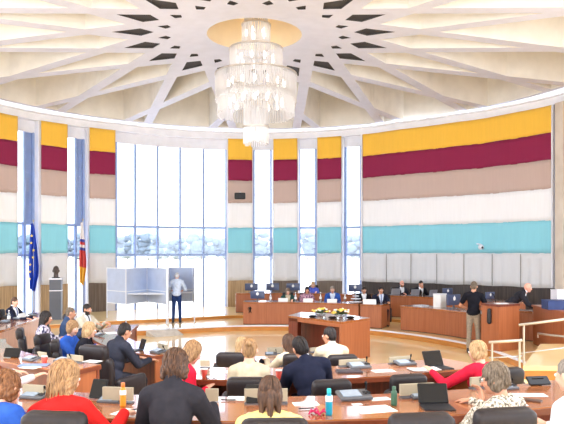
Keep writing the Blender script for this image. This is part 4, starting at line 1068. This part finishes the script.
    if chair is not None:
        pv = Vector((loc.x, loc.y)); cr = rz if chair is True else rz + chair
        off = RZ(cr) @ Vector((0, -.03 - cback, 0))
        chair_at(loc.x + off.x, loc.y + off.y, cr, fl, 'dark leather armchair of the ' + ' '.join(label.split(',')[0].split()[:11]), csc)
    return root
def K(hx, d, dl=0): x = (hx - CX) / F * d; return math.atan2(-(KX - x), KY - d) + dl
NV = cl('navy_suit', (32, 36, 56)); CH = cl('charcoal', (46, 45, 52)); BL = cl('blue_jersey', (46, 88, 176)); RD = cl('red_jacket', (206, 36, 34)); YE = cl('pale_yellow', (240, 218, 140)); CR = cl('cream', (200, 186, 160))
WH = cl('white_shirt', (236, 238, 244)); LBL = cl('pale_blue_shirt', (208, 220, 238)); PR = cl('crimson_red', (214, 34, 62)); BK = cl('black', (26, 26, 34)); GRs = cl('grey_suit', (46, 48, 60))
PAT = mat('patterned_blouse', (92, 84, 70), .8, .1, 55, c2=(238, 230, 214), detail=1); PAT2 = mat('blossom_dress', (30, 34, 70), .8, .1, 26, c2=(214, 206, 222), detail=0); PAT3 = mat('plum_print', (80, 50, 84), .8, .1, 30, c2=(206, 160, 176), detail=0)
LB = cl('beige_blazer', (206, 196, 176)); SLB = cl('slate_blue', (58, 76, 108)); GN = cl('dark_green_jacket', (36, 70, 66)); BB = cl('bright_blue_jacket', (48, 84, 160)); PLV = cl('pale_lilac_shirt', (222, 214, 222))
BV = cl('cobalt_top', (84, 100, 196)); KH = cl('khaki_trousers', (150, 138, 122), scale=30); JN = cl('dark_jeans', (42, 62, 110)); BRT = cl('tan_trousers', (150, 120, 84)); TIE = cl('tie_blue', (120, 136, 176)); TIE2 = cl('tie_dark', (40, 44, 60))
# closest row
v1, v2, v3 = .009, .012, .016
person('person in a blue sweater leaning over the desk at the frame edge, brown hair', 7, 371, 4.32, .61, K(8, 4, -.25), BL, lean=.6, side=-.3, hair=('curly', 'auburn'), kind='top', vox=v1, arms=('desk', 'wide'), pitch=-.2, w=0.89)
person('person in a bright red jacket with loose blonde hair, seen from behind', 66, 361, 4.32, .61, K(66, 4, -.12), RD, lean=.3, side=-.16, hair=('wavy', 'dblonde'), vox=v1, arms=('desk', 'wide'), fem=True, w=0.89, yaw=-.3, cback=.12, roll=.05)
person('person in a charcoal suit with shoulder-length wavy brown hair, seen from behind', 176, 350, 4.5, .61, K(173, 3.9, -.05), CH, lean=.3, hair=('mid', 'brown'), vox=v1, arms=('wide', 'wide'), w=.85, roll=-.05, pitch=-.45)
person('person in a pale yellow top with half-up brown hair, seen from behind', 270, 376, 4.32, .61, K(270, 4), YE, lean=.36, hair=('pony', 'brown'), vox=v1, fem=True, w=0.93, kind='top', cback=.12, sleeve='half')
person('person in a black and cream patterned blouse with short grey hair, hand at chin', 494, 363, 4.7, .61, K(494, 4.15, .42), PAT, lean=.26, hair=('curly', 'greybrown'), vox=.0075, fem=True, w=0.89, kind='blouse', arms=('chin', 'desk'), yaw=.45, glasses=True, cback=.1, skin='tan')
person('person in a white long-sleeved shirt sitting at the frame edge, tan trousers', 569, 358, 4.5, .61, K(570, 4.45, .3), WH, lean=.12, arms=('lap', 'lap'), hair=('short', 'grey'), vox=v1, kind='shirt', w=0.92, legs=BRT)
for px, d, lab in [(60, 3.78, 'dark leather armchair behind the bright red jacket'), (273, 3.62, 'dark leather armchair behind the pale yellow top'), (415, 3.74, 'empty dark leather armchair facing the green flask'), (496, 3.86, 'dark leather armchair behind the patterned blouse')]:
    x = (px - CX) / F * d; chair_at(x, d + .32, K(px, d), .61, lab, 1.0)
# middle row
person('person in a cream short-sleeved top with blonde bun, seen from behind', 249.5, 338, 6.45, .47, K(249, 6.4), CR, lean=.2, arms=('lap', 'lap'), hair=('bun', 'dblonde'), vox=v2, w=0.78, kind='top', sleeve='short', chair=True, cback=.06)
person('person in a navy suit with dark hair tilting the head toward a neighbour', 300, 336, 6.6, .47, K(300, 6.6, .1), NV, lean=.3, side=-.18, roll=-.15, yaw=.25, hair=('short', 'dark'), vox=v2, w=0.98, shirt=WH, skin='tan')
person('person in a crimson top with straight blonde hair looking down in profile', 193, 341, 6.7, .47, K(193, 6.7, -.9), PR, lean=.3, arms=('lap', 'lap'), hair=('bob', 'dblonde'), vox=v2, fem=True, kind='top', pitch=-.45, w=0.88)
person('person in a crimson cardigan with short wavy blonde hair beside the handrail', 477, 341, 6.9, .47, K(477, 6.9, -.2), PR, yaw=.5, lean=.2, hair=('curly', 'blonde'), vox=v2, fem=True, kind='top', chair=True, arms=((-.42, .44, .80), 'desk'), w=0.90, cback=.05)
person('person with a pale lilac sleeve reaching over the desk block at the frame edge', -11, 337, 6.6, .47, K(-11, 6.6, -.4), PLV, lean=.4, hair=('bob', 'brown'), vox=v2, fem=True, kind='blouse', arms=('desk', (.30, .60, .80)), w=0.88)
chair_at((322 - CX) / F * 6.15, 6.1, K(332, 6.1, .1), .47, 'empty dark leather armchair to the side of the navy suit')
chair_at((394 - CX) / F * 6.4, 6.35, K(404, 6.4), .47, 'empty dark leather armchair behind the green flask and beige board')
# third row
person('person with long blonde hair in dark clothes beside the blonde bun', 242.5, 337, 8.9, .24, K(242, 8.9, -.3), BK, lean=.2, hair=('long', 'blonde'), vox=v2, fem=True, w=0.88, kind='top', chair=.2, yaw=-.2)
person('person with long brown hair in a cream top beyond the navy suit', 288, 334, 8.8, .24, K(288, 8.8, .35), CR, lean=.2, hair=('long', 'brown'), vox=v2, fem=True, kind='top', w=0.86, chair=-.35, yaw=.2)
person('person in a cream jacket with short dark hair turned in profile', 329, 327, 8.75, .24, K(329, 8.75, -.1), CR, lean=.16, hair=('short', 'dark'), vox=v2, w=0.88, yaw=.7, chair=True, skin='tan', shirt=WH, cback=.05)
person('person in a dark grey suit writing at the end of the desk arm', 125, 323, 8.9, .24, K(125, 8.9, -.15), GRs, lean=.28, hair=('short', 'dark'), vox=v2, w=0.96, chair=.35, csc=1.1, skin='tan', pitch=-.35)
person('person in dark clothes with blonde tied-back hair between the blue jersey and dark grey suit', 90, 322, 9.8, .24, K(90, 9.8, -.3), BK, lean=.25, hair=('bob', 'blonde'), vox=v2, fem=True, kind='top', chair=True, w=0.88)
person('person in a blue jersey with light brown hair in an armchair at the desk arm', 73, 320.5, 10.3, .24, K(73, 10.3, -.5), BL, lean=.3, hair=('curly', 'dblonde'), vox=v2, fem=True, kind='top', chair=True, w=0.90, yaw=-.3)
person('person with long black hair in a dark blossom-print dress, in profile', 46.5, 311, 11.3, .24, -1.25, PAT2, lean=.12, hair=('long', 'dark'), vox=v2, fem=True, kind='top', chair=True, sleeve='half', skin='tan', w=0.91)
person('person with thinning grey hair in a slate blue jacket, in profile', 71, 307, 12.8, .24, -1.25, SLB, lean=.2, hair=('crop', 'greybrown'), vox=v2, chair=True, skin='tan')
person('person in a beige blazer with dark hair and beard, turned toward the room', 87.5, 304, 13.9, .24, -2.0, LB, lean=.14, hair=('short', 'dark'), vox=v2, chair=.4, shirt=WH, tie=TIE2, beard=True, skin='tan')
person('person in a dark blue jacket seated behind the curved pinkish bench', 15, 297, 15.6, .17, -PI / 2 - .15, NV, lean=.1, hair=('short', 'brown'), vox=v3, chair=True, shirt=WH, tie=TIE)
# standing
person('person standing in the voting booth in white shirt and dark jeans, head bowed', 177, 272.5, 22.0, .17, .1, LBL, lean=.16, pitch=-.5, hair=('crop', 'white'), stand=True, vox=v3, kind='shirt', arms=('front', 'front'), legs=JN, w=0.88, sleeve='half')
person('person standing at the lectern in black T-shirt and khaki trousers, seen from behind', 474, 281.5, 16.4, 0, -.45, BK, lean=.06, hair=('short', 'greybrown'), stand=True, vox=v2, kind='tshirt', arms=('hip', 'front'), legs=KH, w=0.89, sleeve='short', skin='tan', pitch=-.3)
person('bald person in a dark suit bending over the small rounded desk', 528, 283, 17.3, .17, -.9 - PI * .35, CH, lean=.85, hair=('bald', 'grey'), stand=True, vox=v2, arms=((-.12, .62, .86), (.14, .66, .86)), shirt=WH, pitch=.1, skin='pink', ds=1.06, w=0.88, legs=CH)
# dais
person('person in a dark green jacket with light hair seated at the long dais desk', 288, 288, 22.1, .17, PI, GN, hair=('bob', 'greybrown'), vox=v3, fem=True, shirt=CR, chair=True, glasses=True)
person('person with long dark hair in a plum print blouse at the long dais desk', 307, 286.5, 22.0, .17, PI + .1, PAT3, hair=('long', 'dark'), vox=v3, fem=True, kind='blouse', chair=True, skin='tan')
person('person in a bright blue jacket leaning on the long dais desk', 332.5, 286, 21.8, .17, PI - .1, BB, lean=.3, hair=('short', 'grey'), vox=v3, shirt=LBL, chair=True, skin='tan', w=1.00)
person('person in a dark jacket with white open collar at the dais desk', 364, 286.5, 21.6, .17, PI + .15, BK, hair=('short', 'dark'), vox=v3, shirt=WH, chair=True, skin='tan')
person('person in a navy suit with pale tie raising a hand at the angled desk', 381, 286.5, 20.9, .17, PI + .1, NV, lean=.15, hair=('short', 'dark'), vox=v2, shirt=LBL, tie=TIE, chair=True, skin='olive', arms=('desk', (.17, .30, .98)), w=0.92)
person('person with blonde hair in a cobalt top on the rear raised row', 313, 281.5, 24.95, .285, PI - .1, BV, hair=('bob', 'blonde'), vox=v3, fem=True, kind='top', chair=True, w=0.90)
person('bald bearded person in a grey jacket on the rear row', 402, 280.5, 23.6, .285, PI + .35, GRs, hair=('bald', 'auburn'), vox=v3, shirt=WH, chair=True, beard=True, skin='pink', w=0.88)
person('person in a black suit with dark hair resting a hand on the cheek', 421, 280.5, 23.0, .285, PI + .35, BK, hair=('short', 'dark'), vox=v3, shirt=WH, chair=True, arms=('desk', 'chin'), skin='tan', w=0.90)
# ------------------------------------------------------------------ light, world, camera
struct(G().box((0, .2, 6.3), (22, 9.6, .3)).build('ceiling_sun_shield', M['white']))  # slab added out of view to keep the sun off the near seating
GL = lamp('gallery_fill_glow', (255, 250, 244), 7)  # glow of unseen panels added to brighten the people and floor
for i in range(3):
    r = thing('added_fill_panel', 'flat white fill-light panel added out of view under the gallery ceiling', 'ceiling lamp', (-6 + i * 6, 3.4, 6.12), group='added fill-light panels over the gallery')
    G().box((0, 0, 0), (3.1, .8, .06)).build('housing', M['fin'], r); G().box((0, 0, -.035), (3, .7, .01)).build('diffuser', GL, r)
sun = bpy.data.lights.new('sun', 'SUN'); sun.energy = 2.5; sun.angle = .02; so = bpy.data.objects.new('sun', sun); COL.objects.link(so); so.rotation_euler = (math.radians(24), 0, math.radians(12))
w = bpy.data.worlds.new('world'); SC.world = w; w.use_nodes = True
bg = w.node_tree.nodes['Background']
tc = w.node_tree.nodes.new('ShaderNodeTexCoord'); sp = w.node_tree.nodes.new('ShaderNodeSeparateXYZ'); rp = w.node_tree.nodes.new('ShaderNodeValToRGB')
w.node_tree.links.new(tc.outputs['Generated'], sp.inputs[0]); w.node_tree.links.new(sp.outputs[2], rp.inputs[0]); w.node_tree.links.new(rp.outputs[0], bg.inputs[0])
rp.color_ramp.elements[0].color = (.9, .945, 1, 1); rp.color_ramp.elements[1].color = (.94, .97, 1.06, 1)
bg.inputs[1].default_value = 2.9
cam = bpy.data.cameras.new('camera'); co = bpy.data.objects.new('camera', cam); COL.objects.link(co); SC.camera = co
cam.sensor_width = 36; cam.lens = F / 564 * 36; co.location = (0, 0, CAMZ); co.rotation_euler = (PI / 2, 0, 0)
cam.shift_y = (HY - 212) / 564; cam.clip_start = .05; cam.clip_end = 500
SC.view_settings.view_transform = 'Standard'; SC.view_settings.look = 'None'; SC.view_settings.gamma = 1; SC.view_settings.use_curve_mapping = False
SC.view_settings.exposure = 0.68
SC.cycles.use_denoising = True
SC.cycles.max_bounces = 8; SC.cycles.diffuse_bounces = 4; SC.cycles.transparent_max_bounces = 24
